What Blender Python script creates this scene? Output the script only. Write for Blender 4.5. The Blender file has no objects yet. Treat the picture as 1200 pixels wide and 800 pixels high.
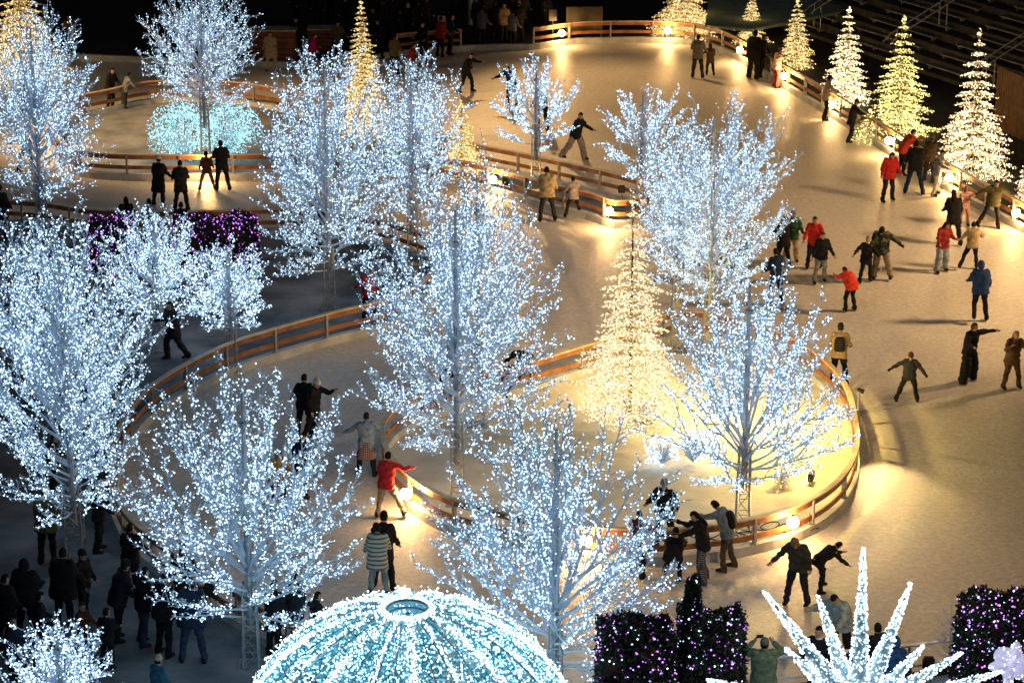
import bpy, bmesh, math, random
import numpy as np
from mathutils import Vector, Matrix, noise as mnoise

random.seed(7)
RNG = np.random.default_rng(11)
R = math.radians
scene = bpy.context.scene
COL = scene.collection

# ------------------------------------------------------------------ camera
CAM_H = 25.0
PITCH = R(18.6)
FPX = 3000.0                      # focal length in units of a 1200 wide frame
cc, ss = math.cos(PITCH), math.sin(PITCH)
cam_d = bpy.data.cameras.new('camera')
cam_d.lens = FPX / 1200 * 36
cam_d.sensor_width = 36
cam_d.clip_start = 0.5
cam_d.clip_end = 2000
cam = bpy.data.objects.new('camera', cam_d)
COL.objects.link(cam)
cam.location = (0, 0, CAM_H)
cam.rotation_euler = (R(90) - PITCH, 0, 0)
scene.camera = cam


def G(px, py, z=0.0):
    """point of the ground plane (or the level z) seen at photo position px, py"""
    x = (px - 600) / FPX
    y = (400 - py) / FPX
    d = Vector((x, cc + y * ss, -ss + y * cc))
    t = (z - CAM_H) / d.z
    return Vector((d.x * t, d.y * t, z))


def height_at(P, py):
    """height over P that shows at photo row py"""
    k = (400 - py) / FPX
    return CAM_H + P.y * (k * cc - ss) / (cc + k * ss)


def ppm(P):
    """photo pixels per metre at P"""
    return FPX / (P.y * cc - (P.z - CAM_H) * ss)


def row_of(P):
    rz = P.z - CAM_H
    return 400 - FPX * (P.y * ss + rz * cc) / (P.y * cc - rz * ss)


# ------------------------------------------------------------------ materials
def new_mat(name):
    m = bpy.data.materials.new(name)
    m.use_nodes = True
    nt = m.node_tree
    b = nt.nodes['Principled BSDF']
    return m, nt, b


MC = {}


def mat_noise(name, c1, c2, scale=5, rough=0.8, metal=0.0, bump=0.0, bscale=None, spec=0.3, detail=4, gen=False):
    if name in MC:
        return MC[name]
    m, nt, b = new_mat(name)
    tc = nt.nodes.new('ShaderNodeTexCoord')
    n = nt.nodes.new('ShaderNodeTexNoise')
    n.inputs['Scale'].default_value = scale
    n.inputs['Detail'].default_value = detail
    nt.links.new(tc.outputs['Object'], n.inputs['Vector'])
    r = nt.nodes.new('ShaderNodeValToRGB')
    r.color_ramp.elements[0].position = 0.35
    r.color_ramp.elements[1].position = 0.65
    r.color_ramp.elements[0].color = (*c1, 1)
    r.color_ramp.elements[1].color = (*c2, 1)
    nt.links.new(n.outputs['Fac'], r.inputs['Fac'])
    nt.links.new(r.outputs['Color'], b.inputs['Base Color'])
    b.inputs['Roughness'].default_value = rough
    b.inputs['Metallic'].default_value = metal
    b.inputs['Specular IOR Level'].default_value = spec
    if bump:
        n2 = nt.nodes.new('ShaderNodeTexNoise')
        n2.inputs['Scale'].default_value = bscale or scale * 4
        n2.inputs['Detail'].default_value = 3
        nt.links.new(tc.outputs['Object'], n2.inputs['Vector'])
        bp = nt.nodes.new('ShaderNodeBump')
        bp.inputs['Strength'].default_value = bump
        bp.inputs['Distance'].default_value = 0.03
        nt.links.new(n2.outputs['Fac'], bp.inputs['Height'])
        nt.links.new(bp.outputs['Normal'], b.inputs['Normal'])
    MC[name] = m
    return m


def cloth(c, pat=None):
    key = 'cloth_%02x%02x%02x%s' % (int(c[0] * 255), int(c[1] * 255), int(c[2] * 255), pat or '')
    if key in MC:
        return MC[key]
    if pat is None:
        return mat_noise(key, tuple(x * 0.7 for x in c), tuple(min(1, x * 1.25) for x in c), scale=9, rough=0.85,
                         bump=0.5, bscale=22, spec=0.2)
    m, nt, b = new_mat(key)
    tc = nt.nodes.new('ShaderNodeTexCoord')
    b.inputs['Roughness'].default_value = 0.85
    if pat == 'plaid' or pat == 'stripe':
        ws = []
        for ax in (('X', 'Z') if pat == 'plaid' else ('Z',)):
            w = nt.nodes.new('ShaderNodeTexWave')
            w.bands_direction = ax
            w.inputs['Scale'].default_value = 6 if pat == 'plaid' else 3.2
            nt.links.new(tc.outputs['Object'], w.inputs['Vector'])
            ws.append(w)
        if len(ws) == 2:
            mx = nt.nodes.new('ShaderNodeMath')
            mx.operation = 'MULTIPLY'
            nt.links.new(ws[0].outputs['Fac'], mx.inputs[0])
            nt.links.new(ws[1].outputs['Fac'], mx.inputs[1])
            src = mx.outputs[0]
        else:
            src = ws[0].outputs['Fac']
        r = nt.nodes.new('ShaderNodeValToRGB')
        r.color_ramp.elements[0].position = 0.3
        r.color_ramp.elements[1].position = 0.5
        r.color_ramp.elements[0].color = (*[x * 0.25 for x in c], 1)
        r.color_ramp.elements[1].color = (*c, 1)
        nt.links.new(src, r.inputs['Fac'])
    elif pat == 'camo':
        w = nt.nodes.new('ShaderNodeTexNoise')
        w.inputs['Scale'].default_value = 7
        nt.links.new(tc.outputs['Object'], w.inputs['Vector'])
        r = nt.nodes.new('ShaderNodeValToRGB')
        r.color_ramp.interpolation = 'CONSTANT'
        r.color_ramp.elements[0].color = (0.01, 0.012, 0.01, 1)
        r.color_ramp.elements[1].position = 0.5
        r.color_ramp.elements[1].color = (*c, 1)
        e = r.color_ramp.elements.new(0.6)
        e.color = (c[0] * 3, c[1] * 2.5, c[2] * 2.2, 1)
        nt.links.new(w.outputs['Fac'], r.inputs['Fac'])
    nt.links.new(r.outputs['Color'], b.inputs['Base Color'])
    MC[key] = m
    return m


def mat_bulb(name, col, lo, hi):
    """tiny lamp; per-bulb attribute 'glow' runs 0..1"""
    m, nt, b = new_mat(name)
    nt.nodes.remove(b)
    a = nt.nodes.new('ShaderNodeAttribute')
    a.attribute_name = 'glow'
    mr = nt.nodes.new('ShaderNodeMapRange')
    mr.inputs['To Min'].default_value = lo
    mr.inputs['To Max'].default_value = hi
    nt.links.new(a.outputs['Fac'], mr.inputs['Value'])
    e = nt.nodes.new('ShaderNodeEmission')
    e.inputs['Color'].default_value = (*col, 1)
    nt.links.new(mr.outputs['Result'], e.inputs['Strength'])
    nt.links.new(e.outputs[0], nt.nodes['Material Output'].inputs['Surface'])
    m.cycles.emission_sampling = 'NONE'
    return m


def mat_emit(name, col, s, sampled=True):
    m, nt, b = new_mat(name)
    b.inputs['Base Color'].default_value = (0.8, 0.8, 0.8, 1)
    b.inputs['Emission Color'].default_value = (*col, 1)
    b.inputs['Emission Strength'].default_value = s
    if not sampled:
        m.cycles.emission_sampling = 'NONE'
    return m


# ------------------------------------------------------------------ mesh helpers
def link(o, parent=None):
    COL.objects.link(o)
    if parent is not None:
        o.parent = parent
    return o


def mesh_np(name, V, F, mat=None, parent=None, smooth=False, loc=None):
    """V (n,3) array, F list of tuples or (m,k) array"""
    me = bpy.data.meshes.new(name)
    V = np.asarray(V, dtype=np.float32)
    if isinstance(F, np.ndarray):
        m, k = F.shape
        me.vertices.add(len(V))
        me.vertices.foreach_set('co', V.ravel())
        me.loops.add(m * k)
        me.loops.foreach_set('vertex_index', F.astype(np.int32).ravel())
        me.polygons.add(m)
        me.polygons.foreach_set('loop_start', np.arange(0, m * k, k, dtype=np.int32))
        me.update(calc_edges=True)
    else:
        me.from_pydata([tuple(v) for v in V], [], F)
        me.update()
    if smooth:
        me.polygons.foreach_set('use_smooth', [True] * len(me.polygons))
    if mat is not None:
        me.materials.append(mat)
    o = bpy.data.objects.new(name, me)
    if loc is not None:
        o.location = loc
    return link(o, parent)


class MB:
    """collects simple shapes and links them as one mesh"""

    def __init__(s):
        s.v = []
        s.f = []

    def add(s, V, F):
        b = len(s.v)
        s.v.extend([tuple(p) for p in V])
        s.f.extend([tuple(i + b for i in f) for f in F])

    def box(s, c, d, rz=0.0, bev=0.0):
        x, y, z = d[0] / 2, d[1] / 2, d[2] / 2
        cr, sr = math.cos(rz), math.sin(rz)
        if bev <= 0:
            P = [(-x, -y, -z), (x, -y, -z), (x, y, -z), (-x, y, -z), (-x, -y, z), (x, -y, z), (x, y, z), (-x, y, z)]
            F = [(3, 2, 1, 0), (4, 5, 6, 7), (0, 1, 5, 4), (1, 2, 6, 5), (2, 3, 7, 6), (3, 0, 4, 7)]
        else:
            b = bev
            P, F = [], []
            lv = [(-z, b), (-z + b, 0), (z - b, 0), (z, b)]
            for (zz, i) in lv:
                X, Y = x - i, y - i
                P += [(-X + b, -Y, zz), (X - b, -Y, zz), (X, -Y + b, zz), (X, Y - b, zz), (X - b, Y, zz), (-X + b, Y, zz),
                      (-X, Y - b, zz), (-X, -Y + b, zz)]
            for k in range(3):
                for j in range(8):
                    F.append((k * 8 + j, k * 8 + (j + 1) % 8, k * 8 + 8 + (j + 1) % 8, k * 8 + 8 + j))
            F.append(tuple(range(7, -1, -1)))
            F.append(tuple(range(24, 32)))
        s.add([(c[0] + p[0] * cr - p[1] * sr, c[1] + p[0] * sr + p[1] * cr, c[2] + p[2]) for p in P], F)

    def tube(s, pts, rad, n=6, cap=True):
        pts = [Vector(p) for p in pts]
        if not hasattr(rad, '__len__'):
            rad = [rad] * len(pts)
        V, F = [], []
        prev = None
        for i, p in enumerate(pts):
            t = (pts[min(i + 1, len(pts) - 1)] - pts[max(i - 1, 0)])
            if t.length < 1e-7:
                t = Vector((0, 0, 1))
            t.normalize()
            if prev is None:
                a = t.orthogonal().normalized()
            else:
                a = prev - t * prev.dot(t)
                a = a.normalized() if a.length > 1e-5 else t.orthogonal().normalized()
            prev = a
            bb = t.cross(a)
            r = rad[i]
            for k in range(n):
                an = 2 * math.pi * k / n
                V.append(p + a * (r * math.cos(an)) + bb * (r * math.sin(an)))
        for i in range(len(pts) - 1):
            for k in range(n):
                F.append((i * n + k, i * n + (k + 1) % n, (i + 1) * n + (k + 1) % n, (i + 1) * n + k))
        if cap:
            F.append(tuple(range(n - 1, -1, -1)))
            F.append(tuple(range((len(pts) - 1) * n, len(pts) * n)))
        s.add(V, F)

    def rings(s, rings):
        """closed loft through rings of equal length"""
        n = len(rings[0])
        V = [p for r in rings for p in r]
        F = []
        for i in range(len(rings) - 1):
            for k in range(n):
                F.append((i * n + k, i * n + (k + 1) % n, (i + 1) * n + (k + 1) % n, (i + 1) * n + k))
        F.append(tuple(range(n - 1, -1, -1)))
        F.append(tuple(range((len(rings) - 1) * n, len(rings) * n)))
        s.add(V, F)

    def sphere(s, c, r, nu=10, nv=6, rr=None):
        rx, ry, rz = (r, r, r) if rr is None else rr
        V, F = [], []
        V.append((c[0], c[1], c[2] - rz))
        for j in range(1, nv):
            th = math.pi * j / nv
            for i in range(nu):
                a = 2 * math.pi * i / nu
                V.append((c[0] + rx * math.sin(th) * math.cos(a), c[1] + ry * math.sin(th) * math.sin(a), c[2] - rz * math.cos(th)))
        V.append((c[0], c[1], c[2] + rz))
        for i in range(nu):
            F.append((0, 1 + (i + 1) % nu, 1 + i))
            for j in range(nv - 2):
                a = 1 + j * nu
                F.append((a + i, a + (i + 1) % nu, a + nu + (i + 1) % nu, a + nu + i))
            a = 1 + (nv - 2) * nu
            F.append((a + i, a + (i + 1) % nu, len(V) - 1))
        s.add(V, F)

    def build(s, name, mat, parent=None, smooth=False, loc=None):
        return mesh_np(name, np.array(s.v, dtype=np.float32).reshape(-1, 3), s.f, mat, parent, smooth, loc)


def tag(o, label=None, cat=None, group=None, kind=None):
    if label:
        o['label'] = label
    if cat:
        o['category'] = cat
    if group:
        o['group'] = group
    if kind:
        o['kind'] = kind
    return o


def empty(name, loc, rz=0.0):
    o = bpy.data.objects.new(name, None)
    o.empty_display_size = 0.2
    COL.objects.link(o)
    o.location = loc
    o.rotation_euler = (0, 0, rz)
    return o


OCT = np.array([(1, 0, 0), (-1, 0, 0), (0, 1, 0), (0, -1, 0), (0, 0, 1), (0, 0, -1)], dtype=np.float32)
OCF = np.array([(0, 2, 4), (2, 1, 4), (1, 3, 4), (3, 0, 4), (2, 0, 5), (1, 2, 5), (3, 1, 5), (0, 3, 5)], dtype=np.int64)


def bulbs(pts, r, mat, parent, name='string_lights', lo=0.55, hi=1.35, pw=1.0):
    """many little lamps of one light string, one mesh"""
    pts = np.asarray(pts, dtype=np.float32)
    n = len(pts)
    rs = (r * RNG.uniform(lo, hi, n)).astype(np.float32)
    V = (pts[:, None, :] + OCT[None] * rs[:, None, None]).reshape(-1, 3)
    F = (OCF[None] + (np.arange(n) * 6)[:, None, None]).reshape(-1, 3)
    o = mesh_np(name, V, F, mat, parent)
    g = np.repeat(RNG.uniform(0, 1, n) ** pw, 8).astype(np.float32)
    at = o.data.attributes.new('glow', 'FLOAT', 'FACE')
    at.data.foreach_set('value', g)
    o['kind'] = 'stuff'
    return o


def lamp_point(name, loc, watts, col, radius, parent=None):
    d = bpy.data.lights.new(name, 'POINT')
    d.energy = watts
    d.color = col
    d.shadow_soft_size = radius
    o = bpy.data.objects.new(name, d)
    link(o, parent)
    o.location = loc
    return o


def catmull(P, closed=False, step=6):
    """smooth curve through 2D/3D points"""
    P = [np.array(p, dtype=float) for p in P]
    n = len(P)
    out = []
    rng = range(n) if closed else range(n - 1)
    for i in rng:
        if closed:
            a, b, c, d = P[(i - 1) % n], P[i], P[(i + 1) % n], P[(i + 2) % n]
        else:
            a, b, c, d = P[max(i - 1, 0)], P[i], P[i + 1], P[min(i + 2, n - 1)]
        for k in range(step):
            t = k / step
            out.append(0.5 * ((2 * b) + (c - a) * t + (2 * a - 5 * b + 4 * c - d) * t * t + (3 * b - a - 3 * c + d) * t ** 3))
    if not closed:
        out.append(P[-1])
    return out


def resample(pts, step):
    pts = [Vector(p) for p in pts]
    out = [pts[0].copy()]
    acc = 0.0
    for a, b in zip(pts[:-1], pts[1:]):
        L = (b - a).length
        d = step - acc
        while d <= L and L > 0:
            out.append(a + (b - a) * (d / L))
            d += step
        acc = L - (d - step)
    if (out[-1] - pts[-1]).length > step * 0.4:
        out.append(pts[-1].copy())
    else:
        out[-1] = pts[-1].copy()
    return out
# ------------------------------------------------------------------ world
world = bpy.data.worlds.new('World')
scene.world = world
world.use_nodes = True
bg = world.node_tree.nodes['Background']
bg.inputs['Color'].default_value = (0.55, 0.62, 0.8, 1)
bg.inputs['Strength'].default_value = 0.02
scene.view_settings.view_transform = 'Standard'
scene.view_settings.look = 'None'
scene.view_settings.exposure = 0
scene.cycles.max_bounces = 4
scene.cycles.diffuse_bounces = 2
scene.cycles.glossy_bounces = 2
scene.cycles.transparent_max_bounces = 6
scene.cycles.sample_clamp_indirect = 1.5
scene.cycles.sample_clamp_direct = 0
scene.cycles.use_denoising = True

# ------------------------------------------------------------------ surface materials
def mat_ice():
    m, nt, b = new_mat('ice_surface')
    tc = nt.nodes.new('ShaderNodeTexCoord')
    n = nt.nodes.new('ShaderNodeTexNoise')
    n.inputs['Scale'].default_value = 0.35
    n.inputs['Detail'].default_value = 8
    n.inputs['Roughness'].default_value = 0.65
    nt.links.new(tc.outputs['Object'], n.inputs['Vector'])
    r = nt.nodes.new('ShaderNodeValToRGB')
    r.color_ramp.elements[0].position = 0.3
    r.color_ramp.elements[1].position = 0.7
    r.color_ramp.elements[0].color = (0.66, 0.63, 0.57, 1)
    r.color_ramp.elements[1].color = (0.78, 0.76, 0.70, 1)
    nt.links.new(n.outputs['Fac'], r.inputs['Fac'])
    # grain of shaved ice
    n2 = nt.nodes.new('ShaderNodeTexNoise')
    n2.inputs['Scale'].default_value = 6
    n2.inputs['Detail'].default_value = 9
    n2.inputs['Roughness'].default_value = 0.75
    nt.links.new(tc.outputs['Object'], n2.inputs['Vector'])
    mp = nt.nodes.new('ShaderNodeMapRange')
    mp.inputs['From Min'].default_value = 0.3
    mp.inputs['From Max'].default_value = 0.7
    mp.inputs['To Min'].default_value = 0.68
    mp.inputs['To Max'].default_value = 1.2
    nt.links.new(n2.outputs['Fac'], mp.inputs['Value'])
    # blade marks: thin curved lines
    prev = mp.outputs['Result']
    for sc_, seed in ((0.8, 3.0), (1.5, 17.0)):
        ds = nt.nodes.new('ShaderNodeTexNoise')
        ds.inputs['Scale'].default_value = 0.25
        mpv = nt.nodes.new('ShaderNodeMapping')
        mpv.inputs['Location'].default_value = (seed, seed * 2, 0)
        mpv.inputs['Rotation'].default_value = (0, 0, seed)
        nt.links.new(tc.outputs['Object'], mpv.inputs['Vector'])
        nt.links.new(mpv.outputs[0], ds.inputs['Vector'])
        mixv = nt.nodes.new('ShaderNodeVectorMath')
        mixv.operation = 'MULTIPLY_ADD'
        mixv.inputs[1].default_value = (4, 4, 4)
        nt.links.new(ds.outputs['Color'], mixv.inputs[0])
        nt.links.new(mpv.outputs[0], mixv.inputs[2])
        v = nt.nodes.new('ShaderNodeTexVoronoi')
        v.feature = 'DISTANCE_TO_EDGE'
        v.inputs['Scale'].default_value = sc_
        nt.links.new(mixv.outputs[0], v.inputs['Vector'])
        m2 = nt.nodes.new('ShaderNodeMapRange')
        m2.inputs['From Max'].default_value = 0.02
        m2.inputs['To Min'].default_value = 1.13
        m2.inputs['To Max'].default_value = 1.0
        nt.links.new(v.outputs['Distance'], m2.inputs['Value'])
        mu = nt.nodes.new('ShaderNodeMath')
        mu.operation = 'MULTIPLY'
        nt.links.new(prev, mu.inputs[0])
        nt.links.new(m2.outputs['Result'], mu.inputs[1])
        prev = mu.outputs[0]
    mx = nt.nodes.new('ShaderNodeVectorMath')
    mx.operation = 'SCALE'
    nt.links.new(r.outputs['Color'], mx.inputs[0])
    nt.links.new(prev, mx.inputs['Scale'])
    nt.links.new(mx.outputs[0], b.inputs['Base Color'])
    rr = nt.nodes.new('ShaderNodeMapRange')
    rr.inputs['To Min'].default_value = 0.22
    rr.inputs['To Max'].default_value = 0.6
    nt.links.new(n.outputs['Fac'], rr.inputs['Value'])
    nt.links.new(rr.outputs['Result'], b.inputs['Roughness'])
    b.inputs['Specular IOR Level'].default_value = 0.5
    bp = nt.nodes.new('ShaderNodeBump')
    bp.inputs['Strength'].default_value = 0.8
    bp.inputs['Distance'].default_value = 0.03
    nt.links.new(n2.outputs['Fac'], bp.inputs['Height'])
    nt.links.new(bp.outputs['Normal'], b.inputs['Normal'])
    return m


M_ICE = mat_ice()
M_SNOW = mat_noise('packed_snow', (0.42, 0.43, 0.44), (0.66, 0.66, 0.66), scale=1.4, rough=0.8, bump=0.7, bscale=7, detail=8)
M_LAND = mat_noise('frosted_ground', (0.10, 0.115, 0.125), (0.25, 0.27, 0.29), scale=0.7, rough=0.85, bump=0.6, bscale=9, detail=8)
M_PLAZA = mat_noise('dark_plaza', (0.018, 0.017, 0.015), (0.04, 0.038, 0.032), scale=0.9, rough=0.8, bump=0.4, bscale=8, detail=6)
M_KERB = mat_noise('kerb_white', (0.40, 0.40, 0.39), (0.62, 0.62, 0.60), scale=1.6, rough=0.6, bump=0.3, bscale=8)
M_WOOD = mat_noise('stained_wood', (0.22, 0.085, 0.03), (0.38, 0.17, 0.07), scale=2.5, rough=0.5, bump=0.25, bscale=14)
M_WOODCAP = mat_noise('pale_wood_cap', (0.50, 0.38, 0.25), (0.68, 0.56, 0.42), scale=3, rough=0.5, bump=0.2)
M_STEEL = mat_noise('galvanised_steel', (0.30, 0.29, 0.27), (0.45, 0.44, 0.42), scale=7, rough=0.45, metal=0.5)
M_MAST = mat_noise('mast_aluminium', (0.25, 0.27, 0.29), (0.42, 0.44, 0.46), scale=4, rough=0.4, metal=0.6)
M_BARK = mat_noise('branch_bulb_glow', (0.30, 0.36, 0.44), (0.52, 0.60, 0.70), scale=3, rough=0.6)
M_BLACK = mat_noise('black_plastic', (0.012, 0.012, 0.012), (0.03, 0.03, 0.03), scale=8, rough=0.5)
M_DARKWOOD = mat_noise('dark_wood', (0.03, 0.016, 0.008), (0.07, 0.035, 0.016), scale=3, rough=0.7)


def flat_poly(name, P, z, mat, thick=0.0):
    """solid plate whose outline is P (list of 2D/3D points)"""
    bm = bmesh.new()
    vs = [bm.verts.new((p[0], p[1], z)) for p in P]
    f = bm.faces.new(vs)
    f.normal_update()
    if f.normal.z < 0:
        f.normal_flip()
    if thick:
        ex = bmesh.ops.extrude_face_region(bm, geom=[f], use_keep_orig=True)
        for v in [g for g in ex['geom'] if isinstance(g, bmesh.types.BMVert)]:
            v.co.z = z - thick
        bmesh.ops.recalc_face_normals(bm, faces=bm.faces[:])
    bmesh.ops.triangulate(bm, faces=[q for q in bm.faces if len(q.verts) > 4])
    me = bpy.data.meshes.new(name)
    bm.to_mesh(me)
    bm.free()
    me.materials.append(mat)
    o = bpy.data.objects.new(name, me)
    link(o)
    o['kind'] = 'structure'
    return o


def curve_px(pts, closed=False, step=6):
    return [G(p[0], p[1]) for p in catmull(pts, closed, step)]


flat_poly('ground', [(-600, -100), (600, -100), (600, 1500), (-600, 1500)], -0.03, M_PLAZA)
flat_poly('ice_rink', [(-45, 38), (45, 38), (45, 128), (-45, 128)], 0.0, M_ICE)

A_PX = [(450, 533), (456, 570), (485, 600), (523, 622), (577, 637), (640, 652), (677, 657), (760, 662), (820, 658),
        (877, 649), (935, 632), (975, 608), (997, 578), (1002, 540), (985, 480), (930, 432), (850, 404), (800, 399),
        (771, 405), (723, 427), (627, 458), (550, 478), (485, 502)]
B_PX = [(60, 165), (85, 143), (127, 133), (187, 122), (290, 125), (400, 150), (480, 180), (557, 198), (633, 214),
        (735, 238), (760, 250), (745, 264), (720, 267), (690, 257), (653, 249), (587, 230), (537, 219), (440, 212),
        (320, 211), (140, 211), (80, 200)]
C_EDGE = [(-300, 262), (7, 265), (113, 277), (233, 279), (330, 276), (420, 285), (488, 303), (516, 322), (510, 348),
          (485, 372), (440, 390), (400, 400), (353, 413), (310, 426), (267, 441), (200, 476), (160, 510), (138, 555), (134, 602),
          (150, 642), (195, 681), (245, 714), (285, 740), (340, 772), (430, 808), (540, 826), (660, 830), (800, 828), (940, 820),
          (1090, 805), (1200, 788), (1500, 740)]
O_EDGE = [(-200, 60), (0, 66), (290, 78), (400, 76), (465, 66), (540, 60), (590, 58), (625, 58), (655, 54), (683, 51), (750, 50), (800, 52), (835, 58), (862, 69), (890, 86), (933, 112),
          (987, 145), (1033, 175), (1070, 199), (1110, 223), (1150, 246), (1200, 272), (1300, 325), (1450, 400)]
A_W = curve_px(A_PX, True)
B_W = curve_px(B_PX, True)
C_W = curve_px(C_EDGE)
O_W = curve_px(O_EDGE)
def mat_island():
    """snow on the island: white round the lit trees on the right, greyer to the left"""
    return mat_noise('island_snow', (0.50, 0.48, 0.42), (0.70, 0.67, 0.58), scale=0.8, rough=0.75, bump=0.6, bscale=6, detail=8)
M_ISL = mat_island()
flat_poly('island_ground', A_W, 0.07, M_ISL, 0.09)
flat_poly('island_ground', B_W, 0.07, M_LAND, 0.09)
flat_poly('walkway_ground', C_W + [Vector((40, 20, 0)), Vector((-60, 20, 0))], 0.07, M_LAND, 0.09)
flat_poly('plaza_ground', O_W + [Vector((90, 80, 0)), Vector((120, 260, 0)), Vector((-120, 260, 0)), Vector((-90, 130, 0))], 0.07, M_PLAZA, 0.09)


def ribbon(path, w, z0, z1, closed, off=0.0):
    """bar of width w from z0 to z1 along a path; returns rings"""
    n = len(path)
    rings = []
    for i, p in enumerate(path):
        if closed:
            t = path[(i + 1) % n] - path[(i - 1) % n]
        else:
            t = path[min(i + 1, n - 1)] - path[max(i - 1, 0)]
        t.z = 0
        t.normalize()
        nn = Vector((-t.y, t.x, 0))
        a, b = off - w / 2, off + w / 2
        q = p + nn * 0
        rings.append([(q.x + nn.x * a, q.y + nn.y * a, z0), (q.x + nn.x * b, q.y + nn.y * b, z0),
                      (q.x + nn.x * b, q.y + nn.y * b, z1), (q.x + nn.x * a, q.y + nn.y * a, z1)])
    return rings


def add_ribbon(mb, path, w, z0, z1, closed=False, off=0.0):
    rg = ribbon(path, w, z0, z1, closed, off)
    if not closed:
        mb.rings(rg)
        return
    n = len(rg)
    V = [p for r in rg for p in r]
    F = []
    for i in range(n):
        j = (i + 1) % n
        for k in range(4):
            F.append((i * 4 + k, i * 4 + (k + 1) % 4, j * 4 + (k + 1) % 4, j * 4 + k))
    mb.add(V, F)


def kerb(path, closed=False):
    mb = MB()
    p = resample([Vector(q) for q in path], 0.5)
    if closed and (p[0] - p[-1]).length < 0.6:
        p.pop()
    add_ribbon(mb, p, 0.20, -0.01, 0.26, closed)
    o = mb.build('kerb', M_KERB)
    o['kind'] = 'structure'
    return o


kerb(A_W + [A_W[0]], True)
kerb(B_W + [B_W[0]], True)
kerb([p for p in C_W if p.x > -30 and p.x < 25])
kerb([p for p in O_W if p.x > -40 and p.x < 30])


# ------------------------------------------------------------------ fences
def fence(path, label, closed=False, h=0.98, steel=False, post_step=2.0, group='curved wooden fences round the ice'):
    """board fence: posts, two boards and a cap, standing on the kerb"""
    p = resample([Vector(q) for q in path], 0.35)
    if closed and (p[0] - p[-1]).length < 0.5:
        p.pop()
    base = p[0].copy()
    base.z = 0
    root = empty('steel_railing' if steel else 'wooden_fence', base)
    tag(root, label, 'railing' if steel else 'fence', group)
    q = [v - base for v in p]
    if steel:
        for z in (h, h * 0.52, 0.16):
            mb = MB()
            pp = [v + Vector((0, 0, z)) for v in q]
            mb.tube(pp, 0.05 if z == h else 0.03, n=6)
            mb.build('rail', M_RAILW, root, smooth=True)
        mb = MB()
        add_ribbon(mb, q, 0.03, 0.2, 0.42, closed)
        mb.build('kick_board', M_DARKWOOD, root)
    else:
        for (z0, z1) in ((h - 0.165, h - 0.004), (h - 0.55, h - 0.41)):
            mb = MB()
            add_ribbon(mb, q, 0.045, z0, z1, closed)
            mb.build('board', M_WOOD, root)
        mb = MB()
        add_ribbon(mb, q, 0.14, h, h + 0.04, closed)
        mb.build('cap_rail', M_WOODCAP, root)
    for i, v in enumerate(resample(list(q) + ([q[0]] if closed else []), post_step)):
        if closed and i and (v - q[0]).length < 0.5:
            continue
        mb = MB()
        if steel:
            mb.box((v.x, v.y, (0.07 + h - 0.04) / 2), (0.06, 0.06, h - 0.11))
        else:
            # find tangent for orientation
            j = min(range(len(q)), key=lambda k: (q[k] - v).length)
            t = q[min(j + 1, len(q) - 1)] - q[max(j - 1, 0)]
            a = math.atan2(t.y, t.x)
            mb.box((v.x, v.y, (0.264 + h - 0.004) / 2), (0.07, 0.12, h - 0.272), a)
            mb.box((v.x, v.y, 0.272), (0.16, 0.16, 0.02), a)
        mb.build('post', M_STEEL, root)
    return root


fence(A_W + [A_W[0]], 'closed loop of brown board fence round the glowing yellow island', True, 0.92)
fence(B_W + [B_W[0]], 'long narrow loop of brown board fence round the upper left island with the aqua shrubs', True, 0.98)
iC = [i for i, p in enumerate(C_W) if p.x > -27]
cw = [p for p in C_W]
def sub(path, a, b):
    """points of path whose index fraction runs from knot a to knot b (6 steps a knot)"""
    return path[a * 6:b * 6 + 1]
fence(sub(C_W, 0, 8), 'dark low fence in front of the onlookers at the left, north edge of the walkway', False, 0.95)
fence(sub(C_W, 8, 18), 'orange brown board fence sweeping down from the centre past the white beanie skater', False, 0.98)
fence(sub(C_W, 18, 24), 'curved board fence with a pale cap beside the dark crowd at the lower left', False, 0.92)
M_RAILW = mat_noise('pale_painted_rail', (0.7, 0.72, 0.74), (0.85, 0.86, 0.87), scale=6, rough=.35, metal=.1)
fence(sub(C_W, 24, 31), 'grey steel railing with dark kick board along the bottom edge behind the star light', False, 1.08, True,
      group=None)
fence(sub(O_W, 7, 22), 'long brown board fence curving round the outer side of the rink below the warm conifers', False, 1.0)
fence(sub(O_W, 4, 5), 'short straight brown fence panel in the dark beside the far crowd', False, 1.0)


# ------------------------------------------------------------------ globe lamps on the fences
M_GLOBE = mat_emit('lamp_globe_glow', (1.0, 0.58, 0.22), 175)
LAMPS = [(658, 54, 'globe lamp at the far end of the outer fence beside the blank notice board'),
         (782, 51, 'globe lamp on the outer fence beside the golden round conifer'),
         (870, 74, 'globe lamp on the outer fence beside the big dark silhouetted skater'),
         (921, 105, 'globe lamp on the outer fence just right of the brightly lit red skater'),
         (977, 139, 'globe lamp on the outer fence by the beige jacket skater'),
         (1044, 182, 'globe lamp on the outer fence in front of the yellow green conifer'),
         (1115, 226, 'globe lamp on the outer fence in front of the largest white gold conifer'),
         (1193, 268, 'globe lamp on the outer fence at the right edge behind the olive jacket man'),
         (486, 602, 'globe lamp on the island fence beside the skater in the red jacket'),
         (686, 658, 'globe lamp on the island fence behind the lit tree above the dome'),
         (922, 636, 'globe lamp on the island fence above the tan beanie skater'),
         (241, 213, 'globe lamp on the upper left island fence between the black coats'),
         (580, 229, 'globe lamp on the narrow island fence left of the man in the tan jacket'),
         (716, 267, 'globe lamp on the narrow island fence right of the child in the light jacket')]
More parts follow.
